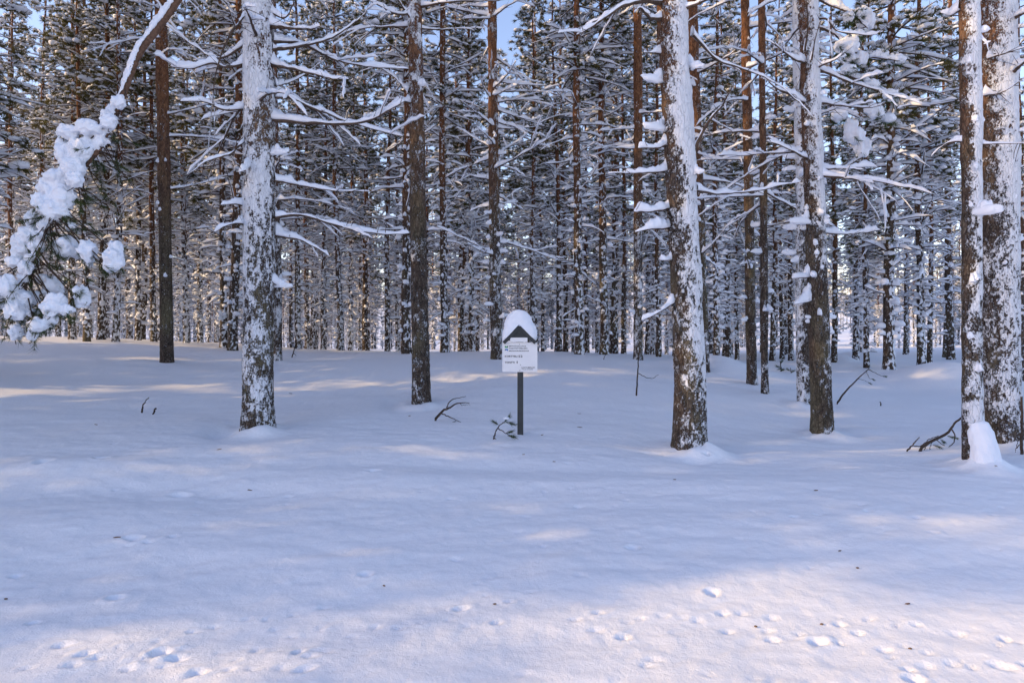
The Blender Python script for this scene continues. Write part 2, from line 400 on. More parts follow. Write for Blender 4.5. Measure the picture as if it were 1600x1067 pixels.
# ------------------------------------------------------------------ pines of the stand (prototypes whose meshes the copies share)
def crown_meshes(seed, Hc, Lmax, snow_p=.57, droop=.25, dens=1.0):
    """crown with z = 0 at its base: needles + limbs, and the snow lying on them"""
    r = np.random.default_rng(seed)
    zs = []; z = .0
    while z < Hc * .97:
        zs += [z + r.uniform(-.12, .12) for _ in range(r.integers(3, 6))]; z += r.uniform(.38, .58) / dens
    zs = np.clip(np.array(zs), 0, Hc); N = len(zs); t = zs / Hc
    prof = np.clip(.55 + 2.2 * t, 0, 1) * (1 - t) ** .75 + .10
    L = Lmax * prof * r.uniform(.55, 1.1, N); az = r.uniform(0, 2 * math.pi, N)
    el = -.12 + .75 * t + r.normal(0, .16, N)
    K = 7; s = np.linspace(0, 1, K)
    d = np.stack([np.cos(az), np.sin(az), np.zeros(N)], -1)
    side = np.stack([-np.sin(az), np.cos(az), np.zeros(N)], -1)
    wob = r.normal(0, .10, (N, 1)) * s ** 2
    P = d[:, None] * (L[:, None] * s * np.cos(el)[:, None])[..., None] + side[:, None] * (L[:, None] * wob)[..., None]
    P[..., 2] += zs[:, None] + L[:, None] * (s * np.sin(el)[:, None] - droop * (1 - t)[:, None] * s ** 2 * 1.0 + .22 * np.maximum(s - .6, 0))
    nb = MB(); sb = MB()
    R = (.008 + .013 * L)[:, None] * (1 - .8 * s)
    tubes(nb, P, R, 4, mat=1)
    W = (.028 + .018 * r.random((N, K))) * (1 - .25 * s); H_ = (.04 + .055 * r.random((N, K)))
    keep = (r.random((N, 1)) < .9) * np.clip(.5 + 1.2 * np.sin(s * 9 + r.uniform(0, 6, (N, 1))), .25, 1)
    W = W * keep; H_ = H_ * keep; W[:, -1] = H_[:, -1] = .002
    caps(sb, P + np.array([0, 0, .006]), W, H_)
    # twigs
    tp = []; td = []; tl = []
    for i in range(N):
        nt_ = max(3, int(L[i] * 6.0 * dens))
        ss = r.uniform(.28, 1.0, nt_)
        for q, s_ in enumerate(ss):
            k = min(int(s_ * (K - 1)), K - 2); f = s_ * (K - 1) - k
            p = P[i, k] * (1 - f) + P[i, k + 1] * f
            a = (1 if q % 2 else -1) * r.uniform(.4, 1.15)
            dd = d[i] * math.cos(a) + side[i] * math.sin(a)
            dd = dd + UP * r.uniform(-.45, .35)
            tp.append(p); td.append(dd); tl.append(r.uniform(.22, .48) * (1.15 - .5 * s_) * (.55 + .35 * L[i]))
    tp = np.array(tp); td = norm(np.array(td)); tl = np.array(tl); n = len(tp)
    ks = np.linspace(0, 1, 3)
    TP = tp[:, None] + td[:, None] * (tl[:, None] * ks)[..., None]; TP[..., 2] -= (.12 * tl)[:, None] * ks ** 2
    tubes(nb, TP, np.full((n, 1), .006) * (1 - .6 * ks), 3, mat=1)
    # needle tufts and snow pads
    tip = []; tdir = []
    for k in range(3):
        f = r.uniform(.35, 1.08, n) if k else np.full(n, 1.0)
        tip.append(tp + td * (tl * f)[:, None] - UP * (.12 * tl * f ** 2)[:, None] + r.normal(0, .025, (n, 3)))
        tdir.append(td + r.normal(0, .45, (n, 3)) + UP * .15)
    tip = np.concatenate(tip); tdir = np.concatenate(tdir); m = len(tip)
    sel = r.integers(0, 3, m)
    for q in range(3):
        w = sel == q
        scatter(nb, tuft(15, 40 + q + seed * 3, 1.15, .05), tip[w], basis(tdir[w], r.uniform(0, 6.28, w.sum())), r.uniform(.13, .20, w.sum()))
    on = r.random(m) < snow_p
    sp = tip[on] + np.array([0, 0, .028]); m2 = len(sp)
    big = np.where(r.random(m2) < .12, r.uniform(1.4, 2.2, m2), 1.0)
    S = np.stack([r.uniform(.055, .105, m2) * big, r.uniform(.037, .068, m2) * big, r.uniform(.028, .05, m2) * big], -1)
    a = np.arctan2(tdir[on][:, 1], tdir[on][:, 0])
    sel = r.integers(0, 3, m2)
    for q in range(3):
        w = sel == q
        scatter(sb, lump(ICO1, q + seed, .3), sp[w], rotz(a[w]), S[w])
    return nb.mesh('crown', [M_NEEDLE, M_LIMB]), sb.mesh('crown_snow', M_SNOW)

def dead_branch_meshes(seed, z0, z1, rad, nbr, nstub, Lm, snow=1.0):
    """snow-laden dead branches and stubs on the lower stem, z measured from the stem foot"""
    r = np.random.default_rng(seed + 500)
    bb = MB(); sb = MB(); K = 8; s = np.linspace(0, 1, K) ** 1.45
    def lay(P, L, w0, h0, wedge):
        N = len(P)
        W = w0 * r.uniform(.7, 1.35, (N, K)); H_ = h0 * r.uniform(.55, 1.45, (N, K))
        wd = 1 + wedge * np.exp(-s * L[:, None] / .09)
        gap = np.clip(.75 + .7 * np.sin(s * r.uniform(5, 11, (N, 1)) + r.uniform(0, 6.28, (N, 1))), .35, 1)
        on = (r.random((N, 1)) < .93)
        W = W * gap * on * (1 + .35 * (wd - 1)); H_ = H_ * gap * on * wd
        W[:, -1] *= .3; H_[:, -1] *= .25
        caps(sb, P + np.array([0, 0, .004]), W * snow, H_ * snow)
    # long branches
    zz = z0 + (z1 - z0) * r.random(nbr) ** .75; az = r.uniform(0, 6.283, nbr)
    L = Lm * r.uniform(.35, 1.0, nbr) * (.35 + .65 * (zz - z0) / (z1 - z0)); el = r.normal(.05, .27, nbr)
    d = np.stack([np.cos(az), np.sin(az), 0 * az], -1); sd = np.stack([-np.sin(az), np.cos(az), 0 * az], -1)
    rr = rad(zz)
    P = d[:, None] * (rr[:, None] * .7 + L[:, None] * s * np.cos(el)[:, None])[..., None]
    P += sd[:, None] * (L[:, None] * (r.normal(0, .13, (nbr, 1)) * s ** 2 + r.normal(0, .02, (nbr, K)) * s))[..., None]
    P[..., 2] += zz[:, None] + L[:, None] * (s * np.sin(el)[:, None] + r.normal(-.10, .17, (nbr, 1)) * s ** 2)
    tubes(bb, P, (.009 + .011 * L)[:, None] * (1 - .72 * s), 4)
    lay(P, L, .027, .070, .8)
    # side twigs
    m = int(nbr * 1.3); pi = r.integers(0, nbr, m); k = r.integers(2, K - 1, m)
    b0 = P[pi, k]; a = az[pi] + np.where(r.random(m) < .5, 1, -1) * r.uniform(.4, 1.0, m); l2 = L[pi] * r.uniform(.2, .5, m)
    d2 = np.stack([np.cos(a), np.sin(a), r.normal(.05, .3, m)], -1)
    P2 = b0[:, None] + d2[:, None] * (l2[:, None] * s)[..., None]; P2[..., 2] -= (l2[:, None] * .15) * s ** 2
    tubes(bb, P2, np.full((m, 1), .007) * (1 - .6 * s), 3)
    lay(P2, l2, .020, .052, .2)
    # stubs
    zz = z0 * .45 + (z1 - z0 * .45) * r.random(nstub); az = r.uniform(0, 6.283, nstub); L = r.uniform(.05, .24, nstub)
    d = np.stack([np.cos(az), np.sin(az), 0 * az], -1); el = r.normal(.05, .3, nstub); rr = rad(zz)
    P = d[:, None] * (rr[:, None] * .75 + (rr[:, None] * .25 + L[:, None]) * s)[..., None]
    P[..., 2] += zz[:, None] + L[:, None] * s * np.tan(el)[:, None]
    tubes(bb, P, np.full((nstub, 1), .012) * (1 - .6 * s), 4)
    lay(P, L, .034, .055, .5)
    q = P[:, 4] + np.array([0, 0, .03]); big = r.uniform(.75, 1.35, nstub)[:, None]
    S = np.stack([r.uniform(.045, .085, nstub), r.uniform(.04, .07, nstub), r.uniform(.04, .075, nstub)], -1) * big
    sel = r.integers(0, 3, nstub)
    for k in range(3):
        w = sel == k; scatter(sb, lump(ICO2, k + seed + 30, .35), q[w], rotz(az[w]), S[w])
    return bb.mesh('dead_branches', M_LIMB), sb.mesh('branch_snow', M_SNOW)

def stem_mesh(seed, H, r0, rings, sides):
    r = np.random.default_rng(seed + 900)
    z = np.concatenate([[-.5], np.linspace(0, H, rings)])
    rad = lambda q: r0 * (np.clip(1 - np.asarray(q) / H, .0, 1) ** .72 * .95 + .02 + .22 * np.exp(-np.maximum(np.asarray(q), 0) / .16))
    ph = r.uniform(0, 6, 4); bend = .035
    cx = bend * (np.sin(z * .55 + ph[0]) - math.sin(ph[0])) + .01 * np.sin(z * 2.1 + ph[1])
    cyy = bend * (np.sin(z * .5 + ph[2]) - math.sin(ph[2])) + .01 * np.sin(z * 1.9 + ph[3])
    a = np.arange(sides) / sides * 2 * math.pi
    Pd = np.stack([np.cos(a)[None] * np.ones_like(z)[:, None] * 3, np.sin(a)[None] * np.ones_like(z)[:, None] * 3, z[:, None] * 2.5 * np.ones_like(a)], -1)
    R = rad(z)[:, None] * (1 + .07 * fbm(Pd.reshape(-1, 3) + seed * 3.3, 2).reshape(len(z), sides))
    V = np.stack([cx[:, None] + R * np.cos(a), cyy[:, None] + R * np.sin(a), z[:, None] * np.ones_like(a)], -1)
    mb = MB(); mb.add(V.reshape(-1, 3), Q=grid_faces(len(z), sides))
    i = int(np.searchsorted(z, H * .42))
    return mb.mesh('trunk', M_BARK), rad, (cx, cyy, z)

PROTO = []
SPEC = [  # height, foot radius, crown base share, longest crown limb, branch count, stubs, branch length
    (14.5, .105, .40, 1.5, 80, 70, 1.35), (13.2, .10, .36, 1.4, 85, 80, 1.25), (15.5, .115, .44, 1.7, 80, 70, 1.5),
    (12.4, .092, .34, 1.35, 90, 90, 1.1), (14.0, .10, .38, 1.6, 75, 70, 1.6), (16.0, .12, .45, 1.8, 80, 65, 1.55), (11.5, .085, .30, 1.3, 85, 90, 1.0)]
for i, (H, r0, cb, Lc, nb_, ns_, Lb) in enumerate(SPEC):
    tm, rad, cen = stem_mesh(i, H, r0, 84, 12)
    zc = H * cb
    bm_, bs_ = dead_branch_meshes(i, .9, zc + 1.2, rad, nb_, ns_, Lb)
    cm, cs = crown_meshes(i, H - zc, Lc * .86)
    k = int(np.searchsorted(cen[2], zc))
    PROTO.append(dict(H=H, r0=r0, zc=zc, trunk=tm, br=bm_, bs=bs_, crown=cm, cs=cs, off=(0, 0, zc)))

def place_pine(pos, pi, scale, rz, tilt, label, group, name='pine_tree', branches=True):
    p = PROTO[pi]
    e = link(name, None, None, pos, (tilt[0], tilt[1], rz), scale)
    e.empty_display_size = .3
    tag(e, label, 'pine tree', group)
    link('trunk', p['trunk'], e)
    b = link('dead_branches', p['br'], e); b2 = link('branch_snow', p['bs'], b)
    c = link('crown', p['crown'], e, p['off']); c2 = link('crown_snow', p['cs'], c)
    for q in (b, b2, c, c2): q['kind'] = 'stuff'
    return e

# ------------------------------------------------------------------ big pines in front
def hero_trunk(base, path, seed, cov, wind=-.6, H=15.0, thick=.03, dirw=.55, res=.012, sides=96, fine=1.0, ztop=6.6):
    """path: (centre x, centre y, z, radius) relative to the foot, foot first; cov: (z, snow cover) knots"""
    path = np.array(path, float)
    zt = path[-1, 2]
    slope = (path[-1, :2] - path[0, :2]) / max(zt - path[0, 2], .1)
    r_end = path[-1, 3]
    ext = []
    for q in np.linspace(zt + .4, H, 22)[0:]:
        f = (q - zt) / (H - zt); ext.append((path[-1, 0] + slope[0] * (q - zt) * .7, path[-1, 1] + slope[1] * (q - zt) * .7, q, max(r_end * (1 - f) ** .8, .012)))
    kz = np.concatenate([[-.45], path[:, 2], [e[2] for e in ext]])
    kx = np.concatenate([[path[0, 0]], path[:, 0], [e[0] for e in ext]]); ky = np.concatenate([[path[0, 1]], path[:, 1], [e[1] for e in ext]])
    kr = np.concatenate([[path[0, 3] * 1.08], path[:, 3], [e[3] for e in ext]])
    z = np.concatenate([np.arange(-.45, ztop, res), np.linspace(ztop, H, 40)])
    cx = np.interp(z, kz, kx); cyv = np.interp(z, kz, ky); R = np.interp(z, kz, kr)
    ker = np.ones(41) / 41
    sm = lambda v: np.convolve(np.pad(v, 20, 'edge'), ker, 'valid')
    cx, cyv, R = sm(cx), sm(cyv), sm(R) * (1 + .13 * np.exp(-np.maximum(z, 0) / .10))
    a = np.arange(sides) / sides * 2 * math.pi
    A, Z = np.meshgrid(a, z); RR = np.repeat(R[:, None], sides, 1)
    X = RR * np.cos(A); Y = RR * np.sin(A)
    P3 = np.stack([X, Y, Z], -1).reshape(-1, 3)
    pl = 1 - np.abs(fbm(P3 * np.array([15, 15, 5.5]) + seed * 5.1, 3))          # bark plates and furrows
    big = fbm(P3 * np.array([4, 4, 2.2]) + seed, 2)
    bark = (.014 * (pl - .8) + .010 * big)
    cz = np.interp(Z.ravel(), [c[0] for c in cov], [c[1] for c in cov])
    sm_ = np.interp(Z.ravel(), [c[0] for c in cov], [c[2] for c in cov])          # 1 = closed plaster, 0 = flecks
    fq = .75 + .5 * ((seed * .618) % 1.0)
    fl = fbm(P3 * np.array([32, 32, 19]) * fq + seed * 2.2, 3) * fine
    lo = fbm(P3 * np.array([5, 5, 3.2]) + seed * 1.7 + 40, 2)
    f = cz + dirw * (.35 + .65 * sm_) * np.cos(A.ravel() - wind) * .5 + (.5 - .1 * sm_) * fl + .33 * lo - .25 * (pl - .8) * (1 - sm_)
    sn = sstep(.40, .62, f)
    th = sn * (.006 + (thick - .006) * sm_ * np.clip(.6 + lo + .3 * fl, .15, 1.6))
    d = (bark * (1 - .75 * sn * sm_) + th)
    X = cx[:, None] + (RR + d.reshape(RR.shape)) * np.cos(A); Y = cyv[:, None] + (RR + d.reshape(RR.shape)) * np.sin(A)
    mb = MB(); mb.add(np.stack([X, Y, Z], -1).reshape(-1, 3), Q=grid_faces(len(z), sides), attr=np.clip(.44 + (f - .51) * 1.0, 0, 1.1))
    centre = lambda q: (float(np.interp(q, z, cx)), float(np.interp(q, z, cyv)), float(np.interp(q, z, R)))
    return mb.mesh('trunk', M_HBARK, attr='snow'), centre

class Hero:
    def __init__(self, name, label, base_px, widths, seed, cov, proto, H=15.0, crown_at=.5, **kw):
        """widths: (photo row, centre column, width) from the foot upwards"""
        D = base_px[2]
        if D is None: g = hit(base_px[0], base_px[1]); D = g[1]
        else: g = on_ground(base_px[0], D)
        self.D = D; self.base = g
        self.e = link(name, None, None, g); self.e.empty_display_size = .3
        tag(self.e, label, 'pine tree', kw.pop('group', None))
        path = []
        for (py, pxc, w) in widths:
            p = at(pxc, py, D) - g; path.append((p[0], p[1], p[2] if path else 0.0, w / F * D / 2 - .010))
        me, self.centre = hero_trunk(g, path, seed, cov, H=H, **kw)
        link('trunk', me, self.e)
        p = PROTO[proto]; zc = H * crown_at; c0 = self.centre(zc)
        c = link('crown', p['crown'], self.e, (c0[0], c0[1], zc), (0, 0, seed * 1.3), 1.12); link('crown_snow', p['cs'], c)['kind'] = 'stuff'; c['kind'] = 'stuff'
        self.r = np.random.default_rng(seed + 77); self.seed = seed
    def branch(self, pts, r0=.016, snow=1.0, wedge=1.0, twigs=0, colour=None, name='branch', wig=.012, needles=0):
        """pts: (photo column, row, distance offset) traced along one branch"""
        r0 *= .8; snow = min(snow, 1.75) * .92
        P = catmull([at(x, y, self.D + d) - self.base for x, y, d in pts], 54)
        self.branch_at(P, r0, snow, wedge, twigs, colour, name, wig, needles)
    def branch_at(self, P, r0, snow, wedge, twigs=0, colour=None, name='branch', wig=.012, needles=0):
        r = self.r; K = len(P); s = np.linspace(0, 1, K)
        L = np.linalg.norm(np.diff(P, axis=0), axis=1).sum()
        off = np.stack([fbm(np.stack([s * 7 * max(L, .3), s * 0 + k * 9.1, s * 0 + r.uniform(0, 90)], -1), 2) for k in range(3)], -1)
        P = P + off * wig * np.minimum(1, s * 6)[:, None]
        bb = MB(); sb = MB()
        R = r0 * (1 - .9 * s) * (1 + .12 * np.sin(s * 40 + r.uniform(0, 6))) + .003 * np.exp(-s * 20)
        tubes(bb, P, R, 7)
        t = norm(np.gradient(P, axis=0)); flat = np.clip(1.25 * np.sqrt(np.maximum(1 - t[:, 2] ** 2, 0)) - .25, .15, 1)
        nz = fbm(np.stack([s * L * 4.5, s * 0 + r.uniform(0, 99), s * 0], -1), 2)
        def cover(s_, n_, f_, base):
            h = base * (.75 + .9 * n_) * f_; return np.clip(h, .0, None)
        wd = np.exp(-s * L / .11)
        Hh = cover(s, nz, flat, .056 * snow) + .085 * wedge * wd; Wd = np.clip((R * .9 + .010 * snow) * (.85 + .55 * nz) * flat, 0, None) * min(snow, 1.6) ** .5 + .024 * wedge * wd
        gate = sstep(-.62, -.35, nz + .25 * snow); Hh = Hh * np.maximum(gate, wd); Wd = Wd * np.maximum(gate, wd)
        tail = np.sqrt(np.clip((1 - s) * 9, 0, 1)); Hh *= tail; Wd *= tail
        caps(sb, P + np.outer(R * .45, UP), Wd + 1e-4, Hh + 1e-4, PROF9)
        if L < .24:
            V, T = lump(ICO3, r.uniform(0, 50), .4); c = P[int(K * .55)] + np.array([0, 0, .012])
            V = V * np.array([.42 * L + .018, .026, .042]) * r.uniform(.75, 1.25) * min(snow, 1.3)
            V = V @ rotz(np.array([math.atan2(t[K // 2][1], t[K // 2][0])]))[0].T
            sb.add(c + V, T=T)
        if L > .3:
            for q in range(int(3 + L * 6)):                # fine bare twiglets
                k = r.integers(K // 5, K - 1); l2 = r.uniform(.05, .22); d = norm(t[k] * r.uniform(.3, 1) + r.normal(0, .55, 3) + np.array([0, 0, .12]))
                s2 = np.linspace(0, 1, 6); Q = P[k] + np.outer(s2 * l2, d) + np.outer(l2 * .25 * s2 ** 2, r.normal(0, .6, 3))
                tubes(bb, Q, np.linspace(.0045, .0015, 6), 4)
        for q in range(twigs):
            k = r.integers(K // 4, K - 2); l2 = L * r.uniform(.15, .4); a = r.choice([-1, 1]) * r.uniform(.5, 1.1)
            d = t[k].copy(); dx = d[0] * math.cos(a) - d[1] * math.sin(a); dy = d[0] * math.sin(a) + d[1] * math.cos(a)
            d = np.array([dx, dy, d[2] + r.normal(.0, .35)]); s2 = np.linspace(0, 1, 9)
            Q = P[k] + np.outer(s2 * l2, d) - np.outer(.12 * l2 * s2 ** 2, UP) + r.normal(0, .006, (9, 3)) * s2[:, None]
            tubes(bb, Q, np.maximum(R[k] * .6, .004) * (1 - .65 * s2), 5)
            h = .036 * snow * r.uniform(.4, 1.5, 9); w = .013 * snow * r.uniform(.7, 1.3, 9); h[-1] = w[-1] = .001
            caps(sb, Q, w, h, PROF9)
        b = link(name, bb.mesh(name, colour or M_LIMB), self.e)
        link('branch_snow', sb.mesh('branch_snow', M_SNOW), b)['kind'] = 'stuff'
        return b
    def random_branches(self, n, z0, z1, L=(.5, 1.6), snow=1.0, r0=.014, az=None, wedge=1.0):
        r = self.r
        for k in range(n):
            z = r.uniform(z0, z1); c = self.centre(z); a = r.uniform(0, 6.283) if az is None else r.uniform(*az)
            l = r.uniform(*L); e = r.normal(.03, .22); s = np.linspace(0, 1, 22)
            d = np.array([math.cos(a), math.sin(a), 0]); sd = np.array([-d[1], d[0], 0])
            P = np.array([c[0], c[1], z]) + np.outer(c[2] * .75 + l * s, d) + np.outer(l * r.normal(0, .16) * s ** 2, sd) + np.outer(l * (math.tan(e) * s + r.normal(-.08, .15) * s ** 2), UP)
            self.branch_at(P, r0 * (.6 + .4 * l), snow, wedge, twigs=int(l * 3))
    def stubs(self, n, z0, z1, az=None, L=(.04, .2), snow=1.0, wedge=1.0):
        self.random_branches(n, z0, z1, L, snow, .014, az, wedge)

HEROES = []
A = Hero('pine_tree', 'thick pine plastered white with snow, with a long limb drooping at its left', (404, 671, None),
         [(671, 404, 51), (600, 403, 49), (450, 404, 48), (300, 405, 47), (150, 405, 45), (0, 403, 43), (-120, 402, 40)], 1,
         [(0, .44, 0), (.6, .50, .0), (1.6, .54, .1), (2.3, .58, .4), (2.8, .60, .6), (7, .64, .7)], 2, thick=.028, wind=-1.9, crown_at=.47)
B = Hero('pine_tree', 'brown flecked pine with nearly bare bark between the white-plastered pine and the sign', (658, 632, None),
         [(632, 659, 31), (450, 655, 28), (250, 652, 26), (100, 650, 24), (0, 648, 23), (-150, 647, 22)], 2,
         [(0, .24, 0), (1.0, .28, 0), (2.4, .18, 0), (4.2, .18, .1), (5.0, .42, .7), (8, .5, .8)], 0, thick=.02, wind=-1.6, sides=72, res=.016, ztop=7.5, crown_at=.5)
C = Hero('pine_tree', 'thick leaning pine right of the sign, one flank under smooth white snow', (1077, 702, None),
         [(702, 1077, 55), (600, 1078, 51), (450, 1072, 49), (300, 1064, 47), (150, 1055, 46), (0, 1048, 45), (-120, 1041, 43)], 3,
         [(0, .38, 0), (.7, .52, 0), (1.5, .50, .1), (1.9, .53, .3), (2.5, .52, .75), (3.2, .58, .85), (7, .66, .9)], 4, thick=.034, wind=-.45, dirw=1.15, crown_at=.48)
Dd = Hero('pine_tree', 'dark pine with snow lumps on its stubs, foremost of the close pair', (1285, 678, None),
         [(678, 1285, 36), (560, 1281, 33), (450, 1277, 32), (300, 1271, 31), (150, 1266, 29), (0, 1262, 27), (-150, 1257, 25)], 4,
         [(0, .17, 0), (1.2, .15, 0), (2.3, .3, .2), (2.9, .5, .8), (4.0, .62, .9), (8, .62, 1)], 5, thick=.026, wind=-.35, dirw=.9, sides=80, res=.014, ztop=7.2, crown_at=.5)
E = Hero('pine_tree', 'slim white-flanked pine with a tall snow heap packed against its foot', (1520, 728, None),
         [(728, 1521, 30), (640, 1519, 32), (500, 1518, 30), (300, 1517, 30), (150, 1516, 31), (0, 1513, 30), (-150, 1510, 28)], 5,
         [(0, .5, .1), (.6, .60, .1), (1.1, .50, .1), (1.7, .44, .2), (2.4, .60, .7), (7, .66, .8)], 3, thick=.022, wind=-.6, dirw=1.1, sides=72, ztop=5.6, crown_at=.45)
Ff = Hero('pine_tree', 'thickest pine at the right edge, dark below and snow-clad above', (1567, 693, None),
         [(693, 1567, 58), (600, 1564, 54), (450, 1562, 53), (300, 1561, 53), (150, 1560, 52), (0, 1559, 50), (-150, 1557, 47)], 6,
         [(0, .34, 0), (.9, .50, 0), (1.6, .50, .1), (2.3, .56, .5), (3.0, .64, .8), (7, .66, .9)], 2, thick=.028, wind=-.6, dirw=.9, crown_at=.46)
G = Hero('pine_tree', 'bare brown pine standing alone left of the white-plastered pine', (261, 566, None),
         [(566, 261, 21), (450, 259, 20), (300, 257, 20), (150, 254, 20), (0, 251, 19), (-200, 248, 17)], 7,
         [(0, .16, 0), (1, .10, 0), (3, .06, 0), (9, .12, .2)], 5, thick=.02, sides=48, res=.024, ztop=9.5, H=17, crown_at=.55)
D2 = Hero('pine_tree', 'pine half hidden behind the dark pine, rear of the close pair', (1256, 631, None),
         [(631, 1256, 21), (450, 1253, 20), (300, 1254, 19), (150, 1250, 19), (0, 1248, 18), (-150, 1246, 17)], 8,
         [(0, .45, 0), (2, .42, .2), (4, .5, .6), (9, .5, .8)], 1, thick=.025, wind=-2.8, dirw=.9, sides=56, res=.02, ztop=8.5, crown_at=.5)
L_ = Hero('pine_tree', 'knobbly snow-studded pine just left of the sign roof', (776, 547, 13.3),
         [(547, 777, 21), (450, 774, 20), (300, 772, 18), (150, 770, 16), (0, 769, 15), (-200, 768, 13)], 9,
         [(0, .36, 0), (2, .36, 0), (4, .22, .1), (9, .15, .2)], 0, thick=.03, sides=48, res=.024, ztop=9.0, crown_at=.55)
I1 = Hero('pine_tree', 'tall reddish pine with thin white flecks, thicker of two side by side', (1174, 600, None),
         [(600, 1175, 17), (450, 1172, 17), (300, 1170, 16), (150, 1167, 16), (0, 1164, 15), (-200, 1160, 13)], 10,
         [(0, .32, 0), (1.5, .2, 0), (4, .12, 0), (9, .1, .1)], 5, thick=.02, sides=48, res=.024, ztop=9.0, crown_at=.6)
I2 = Hero('pine_tree', 'tall reddish pine with thin white flecks, thinner of two side by side', (1195, 615, None),
         [(615, 1195, 13), (450, 1194, 13), (300, 1193, 13), (150, 1191, 12), (0, 1190, 12), (-200, 1188, 11)], 11,
         [(0, .32, 0), (1.5, .22, 0), (4, .12, 0), (9, .1, .1)], 1, thick=.02, sides=48, res=.024, ztop=9.0, crown_at=.6)
J = Hero('pine_tree', 'pine with a glowing orange upper stem left of the leaning pine', (997, 553, 15.0),
         [(553, 997, 15), (450, 997, 15), (300, 997, 15), (150, 997, 15), (0, 996, 14), (-200, 995, 12)], 12,
         [(0, .42, 0), (2, .34, 0), (4, .12, 0), (9, .1, .1)], 4, thick=.02, sides=48, res=.024, ztop=9.5, crown_at=.6)
Kk = Hero('pine_tree', 'dark pine peeping out behind the trunk of the leaning pine', (1102, 581, None),
         [(581, 1102, 15), (450, 1097, 16), (300, 1092, 17), (150, 1086, 18), (0, 1081, 18), (-200, 1075, 16)], 13,
         [(0, .3, 0), (3, .2, 0), (9, .15, .1)], 2, thick=.02, sides=48, res=.024, ztop=8.5, crown_at=.55)
Hh = Hero('pine_tree', 'speckled pine peeping out behind the trunk of the white-plastered pine', (434, 563, None),
         [(563, 434, 15), (450, 433, 15), (300, 430, 14), (150, 427, 14), (0, 424, 14), (-200, 420, 12)], 14,
         [(0, .42, 0), (3, .38, 0), (9, .25, .1)], 6, thick=.02, sides=48, res=.024, ztop=9.5, crown_at=.55)
HEROES = [A, B, C, Dd, E, Ff, G, D2, L_, I1, I2, J, Kk, Hh]
for h in HEROES[:6]:
    BUMPS.append((h.base[0] + .06, h.base[1] - .22, .22, .2, .045))
BUMPS.append((C.base[0] + .22, C.base[1] - .12, .15, .13, .065))
BUMPS.append((A.base[0] + .10, A.base[1] - .2, .18, .14, .05))
BUMPS.append((A.base[0] - .35, A.base[1] - .1, .2, .2, -.07))
BUMPS.append((E.base[0] + .12, E.base[1] + .02, .22, .22, .12))

# branches of the foremost pines, traced one by one
for pts, r0, sn, tw in [
    ([(425, 188, 0), (480, 192, -.1), (545, 194, -.2), (585, 186, -.3), (615, 168, -.4), (632, 158, -.4)], .030, 1.25, 2),
    ([(425, 42, 0), (450, 44, -.1), (480, 46, -.2), (500, 42, -.3)], .032, 1.5, 0),
    ([(425, 78, 0), (475, 72, .2), (520, 58, .4), (560, 30, .5), (580, 12, .5)], .026, 1.1, 2),
    ([(428, 102, 0), (470, 110, -.2), (510, 122, -.3), (545, 124, -.4)], .026, 1.2, 2),
    ([(425, 65, 0), (470, 68, .3), (520, 92, .5), (575, 104, .6), (640, 108, .7)], .026, 1.2, 3),
    ([(428, 136, 0), (455, 128, .3), (490, 108, .5), (508, 94, .5)], .016, .8, 0),
    ([(428, 152, 0), (460, 156, .2), (475, 165, .3)], .022, 1.2, 0),
    ([(430, 340, 0), (470, 336, .1), (520, 350, .2), (565, 362, .3), (610, 366, .4), (640, 364, .4)], .024, 1.2, 2),
    ([(430, 368, .1), (465, 374, .2), (500, 392, .3), (515, 400, .3)], .018, 1.1, 1),
    ([(428, 282, 0), (470, 290, .2), (520, 298, .3), (580, 300, .3)], .018, 1.1, 2),
    ([(385, 352, 0), (360, 350, -.3), (335, 362, -.4)], .022, 1.3, 0),
    ([(385, 322, 0), (365, 318, -.2), (345, 320, -.3)], .018, 1.0, 0),
    ([(385, 100, 0), (355, 105, -.2), (330, 100, -.3), (295, 108, -.4), (265, 104, -.4)], .026, 1.3, 2),
    ([(385, 20, 0), (370, 40, -.4), (352, 70, -.6), (340, 105, -.7), (333, 140, -.8), (335, 170, -.8)], .020, .4, 2),
    ([(385, 70, 0), (340, 92, .3), (300, 70, .5), (260, 40, .6)], .018, 1.1, 2),
    ([(388, 215, 0), (360, 240, -.3), (330, 250, -.4), (290, 275, -.5)], .018, .6, 1),
    ([(388, 170, 0), (350, 172, -.2), (318, 160, -.3), (280, 158, -.4)], .020, 1.1, 1),
    ([(390, 255, -.05), (382, 266, -.35), (372, 270, -.4)], .016, 2.4, 0),
    ([(425, 245, 0), (436, 240, -.1), (444, 238, -.1)], .018, 1.2, 0),
    ([(424, 440, 0), (440, 448, .05), (448, 446, .05)], .014, 1.3, 0),
    ([(424, 20, 0), (445, 28, -.1), (460, 5, -.1), (470, -30, -.1)], .018, .5, 0)]:
    A.branch(pts, r0, sn, 1.0, tw)
A.random_branches(9, 3.6, 7.5, (.6, 1.7), 1.1, .018)
